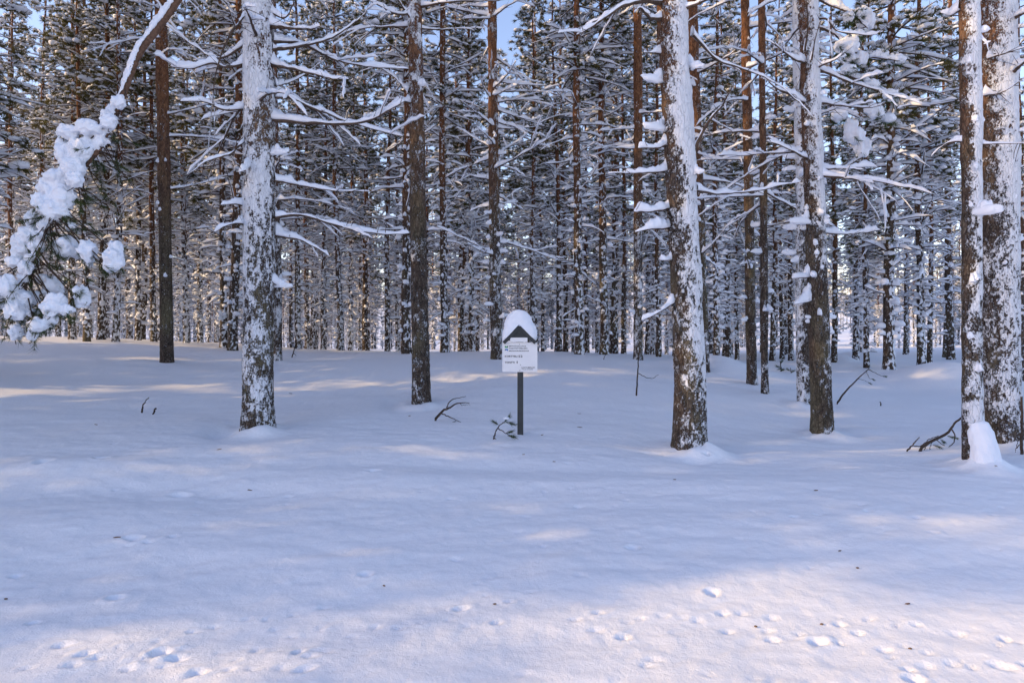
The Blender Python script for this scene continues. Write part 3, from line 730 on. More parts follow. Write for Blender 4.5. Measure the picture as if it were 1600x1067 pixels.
for pts, r0, sn, tw in [
    ([(1040, 30, 0), (1015, 28, -.2), (1000, 14, -.3), (990, 20, -.4)], .030, 1.2, 0),
    ([(1040, 6, 0), (1000, 2, -.3), (960, 18, -.4), (930, 40, -.5), (900, 55, -.5)], .034, 1.1, 3),
    ([(1036, 84, 0), (1018, 84, -.1), (1004, 84, -.2)], .016, 1.4, 0),
    ([(1036, 124, 0), (1022, 126, -.1), (1014, 128, -.1)], .015, 1.6, 0),
    ([(1038, 200, 0), (1026, 202, -.1), (1014, 203, -.1)], .014, 1.6, 0),
    ([(1042, 228, 0), (1020, 232, -.15), (998, 231, -.2)], .020, 2.0, 0),
    ([(1042, 268, 0), (1015, 269, -.15), (985, 271, -.2), (950, 272, -.3)], .018, 1.7, 0),
    ([(1046, 326, 0), (1018, 330, -.2), (990, 331, -.25)], .022, 2.3, 0),
    ([(1046, 356, 0), (1020, 358, -.2), (993, 362, -.25)], .022, 2.1, 0),
    ([(1054, 470, 0), (1036, 484, -.15), (1018, 494, -.2), (1003, 500, -.2)], .020, 1.6, 0),
    ([(1050, 405, 0), (1040, 406, -.1), (1030, 405, -.1)], .014, 1.0, 0),
    ([(1078, 108, 0), (1088, 108, -.1), (1098, 107, -.15)], .026, 1.0, 0),
    ([(1084, 238, -.05), (1092, 220, -.1), (1110, 188, -.2), (1128, 165, -.2), (1142, 138, -.2), (1152, 120, -.2)], .026, .9, 1),
    ([(1082, 270, -.05), (1090, 272, -.15), (1097, 268, -.15)], .024, 1.2, 0),
    ([(1086, 298, 0), (1130, 303, .4), (1180, 298, .6), (1230, 288, .7), (1252, 284, .8)], .018, 1.3, 1),
    ([(1082, 55, 0), (1120, 92, .2), (1160, 108, .3), (1200, 125, .4), (1240, 150, .5)], .018, .7, 1)]:
    C.branch(pts, r0, sn * .82, 1.0, tw, colour=M_LIMB)
C.random_branches(7, 4.3, 7.0, (.5, 1.4), 1.1, .018)
for pts, r0, sn, tw in [
    ([(1262, 165, 0), (1235, 150, -.2), (1205, 132, -.3), (1196, 120, -.3)], .024, 1.3, 1),
    ([(1264, 250, 0), (1245, 240, -.2), (1222, 228, -.3), (1198, 220, -.3)], .018, 1.0, 1),
    ([(1260, 100, 0), (1240, 92, -.2), (1215, 72, -.3), (1195, 62, -.3)], .020, 1.2, 1),
    ([(1270, 110, 0), (1292, 100, -.2), (1310, 92, -.3), (1320, 80, -.3)], .018, .7, 1),
    ([(1272, 160, 0), (1320, 166, .2), (1360, 168, .3), (1384, 160, .3)], .018, .9, 1),
    ([(1272, 30, 0), (1290, 30, -.1), (1310, 50, -.2), (1360, 55, -.2), (1380, 50, -.2)], .018, .8, 2),
    ([(1258, 80, -.1), (1262, 40, -.2), (1260, 0, -.2), (1258, -30, -.2)], .016, .15, 0),
    ([(1268, 95, -.15), (1274, 60, -.25), (1282, 30, -.3)], .014, .2, 0),
    ([(1268, 362, 0), (1310, 366, .2), (1345, 364, .3), (1375, 360, .3)], .018, 1.5, 0),
    ([(1262, 470, -.02), (1248, 474, -.12), (1240, 474, -.12)], .014, 1.9, 0),
    ([(1262, 433, -.02), (1246, 435, -.12), (1236, 436, -.12)], .014, 1.9, 0),
    ([(1262, 340, -.02), (1252, 348, -.1), (1245, 352, -.1)], .016, 1.6, 0)]:
    Dd.branch(pts, r0, sn, 1.0, tw)
Dd.stubs(22, .9, 4.2, (2.8, 6.4), (.03, .13), 1.0, .3)
Dd.random_branches(10, 3.0, 7.5, (.4, 1.4), 1.1, .016)
for pts, r0, sn, tw in [
    ([(1528, 60, -.02), (1540, 68, -.1), (1546, 80, -.15)], .012, .4, 0),
    ([(1530, 225, -.02), (1545, 226, -.1), (1590, 224, -.2), (1605, 226, -.3)], .010, .3, 0),
    ([(1505, 222, 0), (1480, 224, .1), (1455, 246, .2)], .014, 1.3, 0),
    ([(1502, 15, 0), (1485, 25, .1), (1470, 20, .2)], .012, 1.0, 0),
    ([(1528, 330, -.05), (1540, 332, -.15), (1548, 330, -.15)], .014, 1.6, 0)]:
    E.branch(pts, r0, sn, .8, tw)
E.stubs(12, .9, 4.2, (-2.4, .6), (.02, .09), .9, .3)
for pts, r0, sn, tw in [
    ([(1578, 118, -.05), (1592, 105, -.3), (1615, 85, -.4), (1640, 70, -.5)], .032, 1.5, 0),
    ([(1578, 32, -.05), (1600, 22, -.3), (1630, 10, -.4)], .032, 1.4, 0),
    ([(1545, 92, -.1), (1570, 84, -.4), (1600, 74, -.5), (1630, 70, -.5)], .012, .3, 0),
    ([(1540, 150, -.1), (1570, 142, -.4), (1605, 120, -.5)], .012, .4, 0),
    ([(1580, 210, 0), (1600, 205, -.2), (1630, 200, -.2)], .012, .7, 1),
    ([(1575, 270, 0), (1605, 258, -.2), (1635, 250, -.2)], .010, .3, 1),
    ([(1580, 48, 0), (1600, 44, -.2), (1640, 38, -.2)], .012, .4, 1)]:
    Ff.branch(pts, r0, sn, 1.0, tw)
Ff.stubs(8, 1.3, 4.4, (2.8, 6.2), (.02, .1), .9, .3)
for pts, r0, sn, tw in [
    ([(645, 162, 0), (622, 158, -.2), (596, 176, -.3), (560, 190, -.4)], .018, 1.3, 1),
    ([(645, 20, 0), (620, 22, -.3), (590, 8, -.4), (560, -8, -.4)], .026, 1.3, 2),
    ([(642, 42, 0), (600, 42, .2), (550, 48, .3), (520, 60, .3)], .018, .9, 1),
    ([(655, 45, 0), (700, 46, .2), (760, 44, .3)], .016, .4, 1),
    ([(655, 12, 0), (700, 4, -.2), (760, 2, -.3), (830, -4, -.4)], .022, 1.0, 2),
    ([(642, 148, 0), (625, 130, .2), (600, 110, .3), (575, 100, .3)], .018, 1.3, 1),
    ([(655, 135, -.05), (664, 131, -.12)], .014, 1.2, 0)]:
    B.branch(pts, r0, sn, .9, tw)
B.random_branches(9, 5.0, 8.0, (.5, 1.5), 1.0, .015)
G.random_branches(16, 3.0, 8.5, (.5, 1.6), .9, .014, wedge=.7)
G.stubs(8, .8, 6, (3.2, 6.2), (.03, .1), 1.0, .3)
D2.stubs(14, 2.0, 6.0, (2.4, 4.6), (.05, .2), 1.3, .6); D2.random_branches(12, 3.0, 8, (.5, 1.5), 1.0, .014)
for h, n1, n2 in ((L_, 46, 42), (J, 20, 14), (I1, 12, 18), (I2, 12, 12), (Kk, 14, 12), (Hh, 22, 16)):
    h.stubs(n1, .5, 4.5, None, (.03, .2), 1.1, .35)
    h.random_branches(n2, 2.0, 8.5, (.5, 1.7), 1.1, .014)

# ------------------------------------------------------------------ the snow-laden limb that droops from the white-plastered pine
def baked(o, voxel, smooth):
    m = o.modifiers.new('r', 'REMESH'); m.mode = 'VOXEL'; m.voxel_size = voxel; m.use_smooth_shade = True
    m2 = o.modifiers.new('s', 'SMOOTH'); m2.factor = .5; m2.iterations = smooth
    dg = bpy.context.evaluated_depsgraph_get(); dg.update()
    me = bpy.data.meshes.new_from_object(o.evaluated_get(dg)); o.modifiers.clear()
    me.name = o.data.name; o.data = me
    me.polygons.foreach_set('use_smooth', np.full(len(me.polygons), True))
    n = len(me.vertices); v = np.zeros(n * 3, np.float32); me.vertices.foreach_get('co', v); v = v.reshape(-1, 3).astype(float)
    nr = np.zeros(n * 3, np.float32); me.vertex_normals.foreach_get('vector', nr); nr = nr.reshape(-1, 3)
    v = v + nr * (.012 * fbm(v * 26, 2) + .006 * fbm(v * 70, 2))[:, None]
    me.vertices.foreach_set('co', v.ravel().astype(np.float32)); me.update()
    if not me.materials: me.materials.append(M_SNOW)

def hanging_limb():
    r = np.random.default_rng(5); b0 = A.base
    z5 = (HZ + 175) / F * A.D + CZ
    cA = A.centre(z5 - b0[2])
    main = [np.array([cA[0], cA[1], z5 - b0[2]])]
    for x, y, D in [(345, -95, 7.45), (305, -45, 7.3), (278, 0, 7.2), (244, 48, 7.05), (219, 81, 6.95), (202, 121, 6.85), (191, 152, 6.8), (180, 171, 6.78),
                    (168, 202, 6.7), (152, 236, 6.65), (124, 270, 6.6), (98, 312, 6.5), (72, 362, 6.42), (50, 420, 6.36), (32, 470, 6.32), (22, 510, 6.3)]:
        main.append(at(x, y, D) - b0)
    P = catmull(main, 110); s = np.linspace(0, 1, 110)
    bb = MB(); nb = MB(); sb = MB()
    tubes(bb, P, np.interp(s, [0, .3, .62, .72, 1], [.046, .036, .028, .013, .005]), 10)
    W = .05 * (1 + .5 * fbm(np.stack([s * 16, s * 0, s * 0 + 3], -1), 2)); Hc = .085 * (1 + .7 * fbm(np.stack([s * 18, s * 0 + 5, s * 0], -1), 2))
    on = sstep(.12, .16, s) * (1 - sstep(.66, .72, s)); k = on > .02
    caps(sb, P[k] + np.array([-.02, -.01, .02]), (W * on + 1e-3)[k], (Hc * on + 1e-3)[k], PROF9)
    blobs = [(108, 205, 15, 10), (137, 200, 18, 12), (128, 234, 20, 18), (105, 242, 13, 20), (115, 261, 17, 14), (91, 278, 17, 14), (117, 281, 12, 12), (96, 308, 17, 17),
             (78, 295, 15, 15), (81, 332, 20, 15), (101, 334, 9, 7), (61, 315, 12, 12), (52, 342, 10, 14), (44, 366, 15, 14), (27, 373, 8, 8), (37, 385, 17, 12), (27, 410, 13, 13),
             (51, 410, 8, 13), (71, 362, 7, 7), (111, 354, 7, 7), (103, 386, 15, 14), (120, 391, 13, 11), (137, 391, 11, 16), (139, 406, 9, 8), (180, 390, 11, 13), (177, 408, 14, 17), (170, 418, 8, 8),
             (67, 435, 10, 9), (83, 450, 12, 15), (86, 472, 14, 15), (76, 481, 10, 13), (79, 499, 10, 10), (60, 509, 12, 12), (52, 519, 7, 11), (42, 467, 15, 14), (24, 485, 14, 15),
             (13, 450, 11, 17), (2, 470, 9, 13), (24, 518, 9, 13), (51, 489, 8, 6), (128, 465, 10, 14), (121, 453, 6, 6), (103, 484, 10, 8), (-14, 440, 14, 14), (-20, 480, 13, 13), (160, 212, 10, 9), (170, 190, 12, 10), (184, 160, 10, 10), (150, 225, 12, 10)]
    K = len(P)
    for i, (x, y, rx, ry) in enumerate(blobs):
        D = 6.3 + .35 * max(0, min(1, (520 - y) / 320)) + r.normal(0, .06); c = at(x, y, D) - b0
        a, h = rx / F * D, ry / F * D
        V, T = ICO3; n = fbm(V * 2.3 + i * 3.1, 3)
        sb.add(c + V * (1 + .62 * n)[:, None] * np.array([a, (a + h) * .5, h]) * 1.08, T=T)
        # the twig that carries this lump
        k = int(np.argmin(np.linalg.norm(P[45:100] - (c + np.array([0, 0, .28])), axis=1))) + 45
        e = c + np.array([r.normal(0, .02), 0, -h * .75]); mid = (P[k] + e) / 2 + np.array([r.normal(0, .03), r.normal(0, .03), r.uniform(-.02, .06)])
        Q = catmull([P[k], mid, e, e + np.array([r.normal(-.02, .03), r.normal(0, .03), -.06])], 12)
        tubes(bb, Q, np.linspace(.008, .003, 12), 5, mat=1)
        if y > 290:
            m = 7; pos = e + r.normal(0, 1, (m, 3)) * np.array([a * .55, a * .4, .025]) + np.array([0, 0, .01])
            dr = np.stack([r.normal(-.1, .6, m), r.normal(0, .5, m), r.uniform(-1.1, -.1, m)], -1)
            for q in range(m):
                scatter(nb, tuft(34, i * 9 + q, .95, .022, 1.6), pos[q:q + 1], basis(dr[q:q + 1], np.array([r.uniform(0, 6)])), np.array([r.uniform(.06, .10)]))
    for k in range(58, 106, 2):                # snow lying along the limb itself
        V, T = ICO3; rr = r.uniform(.045, .075); n = fbm(V * 2.1 + k * 1.7, 3)
        sb.add(P[k] + np.array([r.normal(-.025, .02), r.normal(-.02, .02), .035]) + V * (1 + .55 * n)[:, None] * rr * np.array([1.1, .9, .9]), T=T)
    # bare hanging twiglets and needle sprays
    for i in range(75):
        k = r.integers(60, 106); p = P[k]; L = r.uniform(.15, .5)
        d = np.array([r.normal(.25, .45), r.normal(0, .35), r.uniform(-1.0, -.15)]); d /= np.linalg.norm(d)
        Q = catmull([p, p + d * L * .5 + r.normal(0, .03, 3), p + d * L + r.normal(0, .04, 3)], 10)
        tubes(bb, Q, np.linspace(.006, .0025, 10), 4, mat=1)
        if r.random() < .75:
            for q in range(3):
                scatter(nb, tuft(30, 900 + i * 3 + q, .9, .022, 1.6), Q[-1 - 2 * q][None], basis((d + r.normal(0, .4, 3))[None], np.array([0.])), np.array([r.uniform(.06, .095)]))
    limb = link('drooping_limb', bb.mesh('drooping_limb', [M_LIMB_OR, M_TWIG]), A.e)
    limb['label'] = 'long orange limb drooping under heavy snow lumps'
    link('needles', nb.mesh('needles', M_NEEDLE_N), limb)
    sn = link('limb_snow', sb.mesh('limb_snow', M_SNOW), limb)
    baked(sn, .009, 2)
hanging_limb()

# boughs with heavy snow clumps reaching into the clearing
def clump_boughs(tree):
    r = np.random.default_rng(15); b0 = tree.base; D = tree.D
    blobs = [(1326, 27, 7, 8), (1353, 31, 10, 17), (1343, 20, 7, 7), (1324, 73, 16, 12), (1310, 74, 7, 7), (1332, 93, 9, 7), (1346, 90, 8, 9), (1325, 108, 9, 6), (1311, 180, 10, 11), (1335, 211, 14, 11), (1346, 228, 11, 14),
             (1366, 174, 12, 10), (1388, 185, 9, 7), (1375, 86, 12, 6), (1400, 94, 11, 7), (1362, 132, 12, 6), (1392, 149, 10, 8), (1330, 196, 9, 8), (1340, 55, 8, 7)]
    left = list(blobs)
    for pts in ([(1252, -20, 0), (1290, 5, -.3), (1330, 22, -.5), (1356, 45, -.6)], [(1252, 35, 0), (1300, 52, -.2), (1340, 84, -.4), (1405, 96, -.6)], [(1253, 110, 0), (1310, 116, -.2), (1366, 134, -.4), (1398, 155, -.5)], [(1253, 150, 0), (1300, 165, -.3), (1332, 205, -.5), (1346, 240, -.6)]):
        P = catmull([at(x, y, D + d) - b0 for x, y, d in pts], 30); s_ = np.linspace(0, 1, 30)
        bb = MB(); nb = MB(); sb = MB()
        tubes(bb, P, .024 * (1 - .8 * s_), 7)
        caps(sb, P + np.array([0, 0, .008]), .034 * np.clip(1 + .5 * np.sin(s_ * 17), .3, 2) * np.sin(np.clip(s_, .02, .98) * math.pi) ** .4, .07 * np.clip(1 + .5 * np.sin(s_ * 13 + 1), .3, 2), PROF9)
        pc = [(x, y) for x, y, d in pts[1:]]
        mine = [b for b in left if min((b[0] - x) ** 2 + (b[1] - y) ** 2 for x, y in pc) < 42 ** 2]; left = [b for b in left if b not in mine]
        for i, (x, y, rx, ry) in enumerate(mine):
            c = at(x, y, D - .5 + r.normal(0, .08)) - b0; a, h = rx / F * D, ry / F * D
            V, T = ICO3; n = fbm(V * 2.1 + x, 3); sb.add(c + V * (1 + .5 * n)[:, None] * np.array([a, (a + h) * .5, h]) * 1.08, T=T)
            k = int(np.argmin(np.linalg.norm(P - c, axis=1))); e = c - np.array([0, 0, h * .6])
            tubes(bb, catmull([P[k], (P[k] + e) / 2 + r.normal(0, .02, 3), e], 8), np.linspace(.009, .004, 8), 5)
            m = 9; pos = e + r.normal(0, 1, (m, 3)) * np.array([a * .6, a * .5, .04])
            dr = np.stack([r.normal(.1, .7, m), r.normal(0, .6, m), r.uniform(-.9, .3, m)], -1)
            for q in range(m): scatter(nb, tuft(26, int(x) + q, .95, .03, 1.5), pos[q:q + 1], basis(dr[q:q + 1], np.array([q * .7])), np.array([r.uniform(.08, .13)]))
        b = link('clumped_bough', bb.mesh('clumped_bough', M_LIMB), tree.e)
        if nb.n: link('needles', nb.mesh('needles', M_NEEDLE_N), b)
        sn = link('bough_snow', sb.mesh('bough_snow', M_SNOW), b); sn['kind'] = 'stuff'; baked(sn, .013, 3)
clump_boughs(D2)

# snow heap packed against the slim pine's foot
def foot_heap():
    D = E.D; V, T = ico(5); mb = MB()
    c = at(1532, 730, D) - E.base
    h = 76 / F * D; zn = (V[:, 2] + 1) / 2
    w = 23 / F * D * np.interp(zn, [0, .08, .3, .55, .8, .95, 1], [1.10, 1.06, 1.0, .92, .78, .54, .12])
    az = np.arctan2(V[:, 1], V[:, 0])
    n = fbm(np.stack([np.cos(az) * 1.2, np.sin(az) * 1.2, zn * 2.2], -1) + 4, 3)
    w = w * (1 + .16 * n + .06 * fbm(np.stack([np.cos(az) * 4, np.sin(az) * 4, zn * 9], -1) + 8, 3))
    lean = -.05 * zn
    W = np.stack([c[0] + lean + w * np.cos(az), c[1] - .085 * (1 - .4 * zn) + w * .95 * np.sin(az), c[2] - .1 + zn * (h + .1)], -1)
    mb.add(W, T=T); link('foot_snow_heap', mb.mesh('foot_snow_heap', M_SNOW), E.e)
foot_heap()

# ------------------------------------------------------------------ the stand behind
LABELS = {136: 'slim stem second from the left behind the drooping limb', 158: 'stouter speckled pine third from the left behind the drooping limb', 181: 'speckled pine between the drooping limb tip and the bare brown pine', 215: 'thin stem with reddish top second left of the bare brown pine', 240: 'thin stem closest on the left of the bare brown pine', 291: 'thin snowy stem closest on the right of the bare brown pine', 313: 'thin snowy stem second right of the bare brown pine', 350: 'slimmer of two touching pines left of the white-plastered pine', 364: 'thicker of two touching pines left of the white-plastered pine', 466: 'slim pine nearest right of the white-plastered pine', 480: 'thinnest stem second right of the white-plastered pine', 505: 'thin stem third right of the white-plastered pine', 533: 'dark slim pine midway between white-plastered and flecked brown pines', 548: 'thin pale stem just right of the midway dark pine', 606: 'slim pine two stems left of the flecked brown pine', 695: 'reddish pine first right of the flecked brown pine', 721: 'thin stem second right of the flecked brown pine', 738: 'slim pine third right of the flecked brown pine, left of the knobbly one', 833: 'thin reddish stem rising just right of the sign roof', 848: 'thinnest stem second right of the sign roof', 874: 'slim dark pine third right of the sign roof', 905: 'stout dark pine midway between sign and leaning pine', 944: 'stout dark pine second left of the orange-stemmed pine', 974: 'thin stem closest left of the orange-stemmed pine', 1030: 'slim pine between the orange-stemmed and leaning pines', 1120: 'speckled pine first right of the leaning pine', 1137: 'thin pine second right of the leaning pine', 1152: 'thinnest stem just left of the two reddish pines', 1206: 'slim pine just right of the two reddish pines', 1222: 'thinnest stem between reddish pines and the close pair', 1236: 'slim pine closest left of the close pair', 1478: 'slim pine deep in the clearing beside the slim white-flanked pine', 1415: 'thin far pine between the two main clearing pines', 1345: 'thin far pine deep in the clearing behind its left stem', 60: 'slim pine seen behind the upper part of the drooping limb', 20: 'thin pine at the far left behind the drooping limb tips'}
TAKEN = [(h.base[0], h.base[1]) for h in HEROES]
NAMED = [  # column, distance, width in photo pixels, prototype, label
    (113, 17.5, 11, 0, 'pine behind the drooping snowy limb, first of the dark stems there'),
    (136, 17.0, 10, 3, None), (158, 17.8, 12, 1, None), (181, 17.2, 11, 4, None), (215, 19.0, 9, 6, None), (240, 18.6, 9, 2, None),
    (291, 19.2, 9, 1, None), (313, 20.0, 9, 3, None), (350, 17.0, 12, 6, None), (364, 16.2, 15, 5, None), (466, 19, 10, 0, None), (480, 22, 7, 2, None), (505, 20, 8, 4, None),
    (533, 18.6, 10, 2, None), (548, 22.0, 8, 3, None), (606, 20, 9, 0, None), (635, 15.8, 15, 5, 'pine with snow clumps all down one side close beside the bare brown-barked pine'),
    (695, 16.0, 13, 2, None), (721, 19, 8, 4, None), (738, 17.5, 10, 6, None), (833, 18, 8, 0, None), (848, 22, 6, 3, None), (874, 18, 9, 4, None), (905, 15.5, 15, 2, None),
    (944, 16.0, 14, 5, None), (974, 19, 8, 0, None), (1030, 17.0, 9, 1, None), (1120, 16.5, 11, 1, None), (1137, 19, 9, 6, None), (1152, 22, 7, 3, None),
    (1206, 19, 9, 0, None), (1222, 23, 7, 2, None), (1236, 21, 9, 4, None), (1304, 19.5, 8, 5, 'slim dark bare stem at the left edge of the clearing'),
    (1355, 17.2, 9, 6, 'thin snow-laden pine at the clearing, left of its thickest stem'), (1388, 16.8, 17, 3, 'stout snow-blotched pine in the middle of the clearing'),
    (1440, 17.6, 13, 1, 'pine with dark snowy boughs at the clearing drift'), (1592, 14.5, 12, 0, 'pine cut off by the right edge of the picture behind the thickest pine'),
    (1478, 26, 9, 4, None), (1415, 30, 7, 2, None), (1345, 27, 6, 0, None), (-40, 12.5, 16, 6, 'low-boughed pine cut off by the left edge of the picture'), (60, 20, 9, 5, None), (20, 22, 9, 2, None)]
rg = np.random.default_rng(23)
for px, D, w, pi, lab in NAMED:
    p = on_ground(px, D); sc = w / F * D / (2 * PROTO[pi]['r0'])
    sc = float(np.clip(sc, .72, 1.5)); TAKEN.append((p[0], p[1]))
    place_pine(p, pi, sc, rg.uniform(0, 6.28), rg.normal(0, .010, 2), lab or LABELS[px], 'pines in the front rows of the stand')
def free(x, y, dmin):
    t = np.array(TAKEN); return np.min((t[:, 0] - x) ** 2 + (t[:, 1] - y) ** 2) > dmin ** 2
n_in = 0; tries = 0
while n_in < 108 and tries < 20000:
    tries += 1
    y = math.sqrt(rg.uniform(18.5 ** 2, 37 ** 2)); u = rg.uniform(-.88, .86); x = u * y
    if u > .2 and rg.random() < .15: continue
    if .44 < u < .69 and rg.random() < .93: continue
    if u > .69 and y < 24: continue
    if not free(x, y, 2.1): continue
    TAKEN.append((x, y)); n_in += 1
    z = float(ground(x, y)[0]); pi = int(rg.integers(0, len(PROTO)))
    place_pine((x, y, z), pi, rg.uniform(.78, 1.15), rg.uniform(0, 6.28), rg.normal(0, .012, 2), 'slender pine deep in the snowy stand', 'pines deep in the stand')
for k, (px, D, sc) in enumerate([(1335, 38, .62), (1372, 46, .7), (1405, 41, .55), (1428, 52, .8), (1462, 44, .6), (1490, 36, .5), (1512, 50, .75), (1390, 60, .85), (1450, 62, .9), (1348, 58, .8)]):
    p = on_ground(px, D); TAKEN.append((p[0], p[1])); p[2] -= .5
    place_pine(p, 6 if k % 2 else 3, sc, rg.uniform(0, 6.28), rg.normal(0, .02, 2), 'low bushy young pine at the far side of the clearing', 'young pines across the clearing')
# wood beside the view: unseen pines added and gapped to shape shade on snow
n_out = 0; tries = 0
while n_out < 66 and tries < 9000:
    tries += 1
    x = rg.uniform(-46, -7.5); y = rg.uniform(-8, 24)
    if (y > 0 and x > -.83 * y) or not free(x, y, 1.7): continue
    c = y + math.tan(SUN_FWD) * x
    if c < 4.2 or c > 18 or (c > 14.5 and rg.random() < .45): continue
    TAKEN.append((x, y)); n_out += 1
    place_pine((x, y, float(ground(x, y)[0])), int(rg.integers(0, len(PROTO))), rg.uniform(.85, 1.2), rg.uniform(0, 6.28), rg.normal(0, .012, 2), 'unseen pine added beside the view to shade the snow', 'pines beside the view')

# far wood that reads as one mass
def far_forest():
    pts = []; sz = []
    for k in range(640):
        u = -1.0 + 2.0 * ((k * .6180339887) % 1.0) + rg.normal(0, .004); y = rg.uniform(54, 64) if k % 5 < 2 else math.sqrt(rg.uniform(62 ** 2, 185 ** 2)); x = u * y
        if .40 < u < .72 and y < 62: continue
        pts.append((x, y, float(ground(x, y)[0]))); sz.append(rg.uniform(.8, 1.2))
    for k in range(380):                      # young growth under the far wood
        u = -1.0 + 2.0 * ((k * .6180339887 + .31) % 1.0); y = rg.uniform(44, 110)
        if .36 < u < .72: continue
        pts.append((u * y, y, float(ground(u * y, y)[0]) - .6)); sz.append(rg.uniform(.30, .5))
    me = bpy.data.meshes.new('far_wood'); me.from_pydata(pts, [], [])
    me.attributes.new('size', 'FLOAT', 'POINT').data.foreach_set('value', np.array(sz, np.float32))
    o = link('far_wood', me); tag(o, 'distant snowy pine wood closing the view', 'wood', kind='stuff')
    src = []
    for k in (0, 3, 6):
        p = PROTO[k]; bm = bmesh.new(); m = bpy.data.meshes.new('far_pine_%d' % k)
        mats = []
        for part, dz in (('trunk', 0), ('br', 0), ('bs', 0), ('crown', p['zc']), ('cs', p['zc'])):
            q = p[part].copy(); q.transform(__import__('mathutils').Matrix.Translation((0, 0, dz)))
            base = len(mats); mats += list(q.materials)
            idx = np.zeros(len(q.polygons), np.int32); q.polygons.foreach_get('material_index', idx); q.polygons.foreach_set('material_index', idx + base)
            bm.from_mesh(q); bpy.data.meshes.remove(q)
        bm.to_mesh(m); bm.free()
        for mm in mats: m.materials.append(mm)
        src.append(bpy.data.objects.new('far_pine_source', m))
    ng = bpy.data.node_groups.new('far_wood', 'GeometryNodeTree')
    ng.interface.new_socket('Geometry', in_out='INPUT', socket_type='NodeSocketGeometry'); ng.interface.new_socket('Geometry', in_out='OUTPUT', socket_type='NodeSocketGeometry')
    gi = ng.nodes.new('NodeGroupInput'); go = ng.nodes.new('NodeGroupOutput'); L = ng.links
    g2i = ng.nodes.new('GeometryNodeGeometryToInstance')
    for s_ in src:
        ob = ng.nodes.new('GeometryNodeObjectInfo'); ob.inputs['Object'].default_value = s_; ob.inputs['As Instance'].default_value = True
        L.new(ob.outputs['Geometry'], g2i.inputs[0])
    inst = ng.nodes.new('GeometryNodeInstanceOnPoints')
    rv = ng.nodes.new('FunctionNodeRandomValue'); rv.data_type = 'FLOAT_VECTOR'
    rv.inputs[0].default_value = (-.015, -.015, 0); rv.inputs[1].default_value = (.015, .015, 6.283)
    rs = ng.nodes.new('GeometryNodeInputNamedAttribute'); rs.data_type = 'FLOAT'; rs.inputs['Name'].default_value = 'size'
    inst.inputs['Pick Instance'].default_value = True
    L.new(gi.outputs[0], inst.inputs['Points']); L.new(g2i.outputs[0], inst.inputs['Instance'])
    L.new(rv.outputs[0], inst.inputs['Rotation']); L.new(rs.outputs['Attribute'], inst.inputs['Scale'])
    L.new(inst.outputs[0], go.inputs[0])
    md = o.modifiers.new('far_wood', 'NODES'); md.node_group = ng
far_forest()

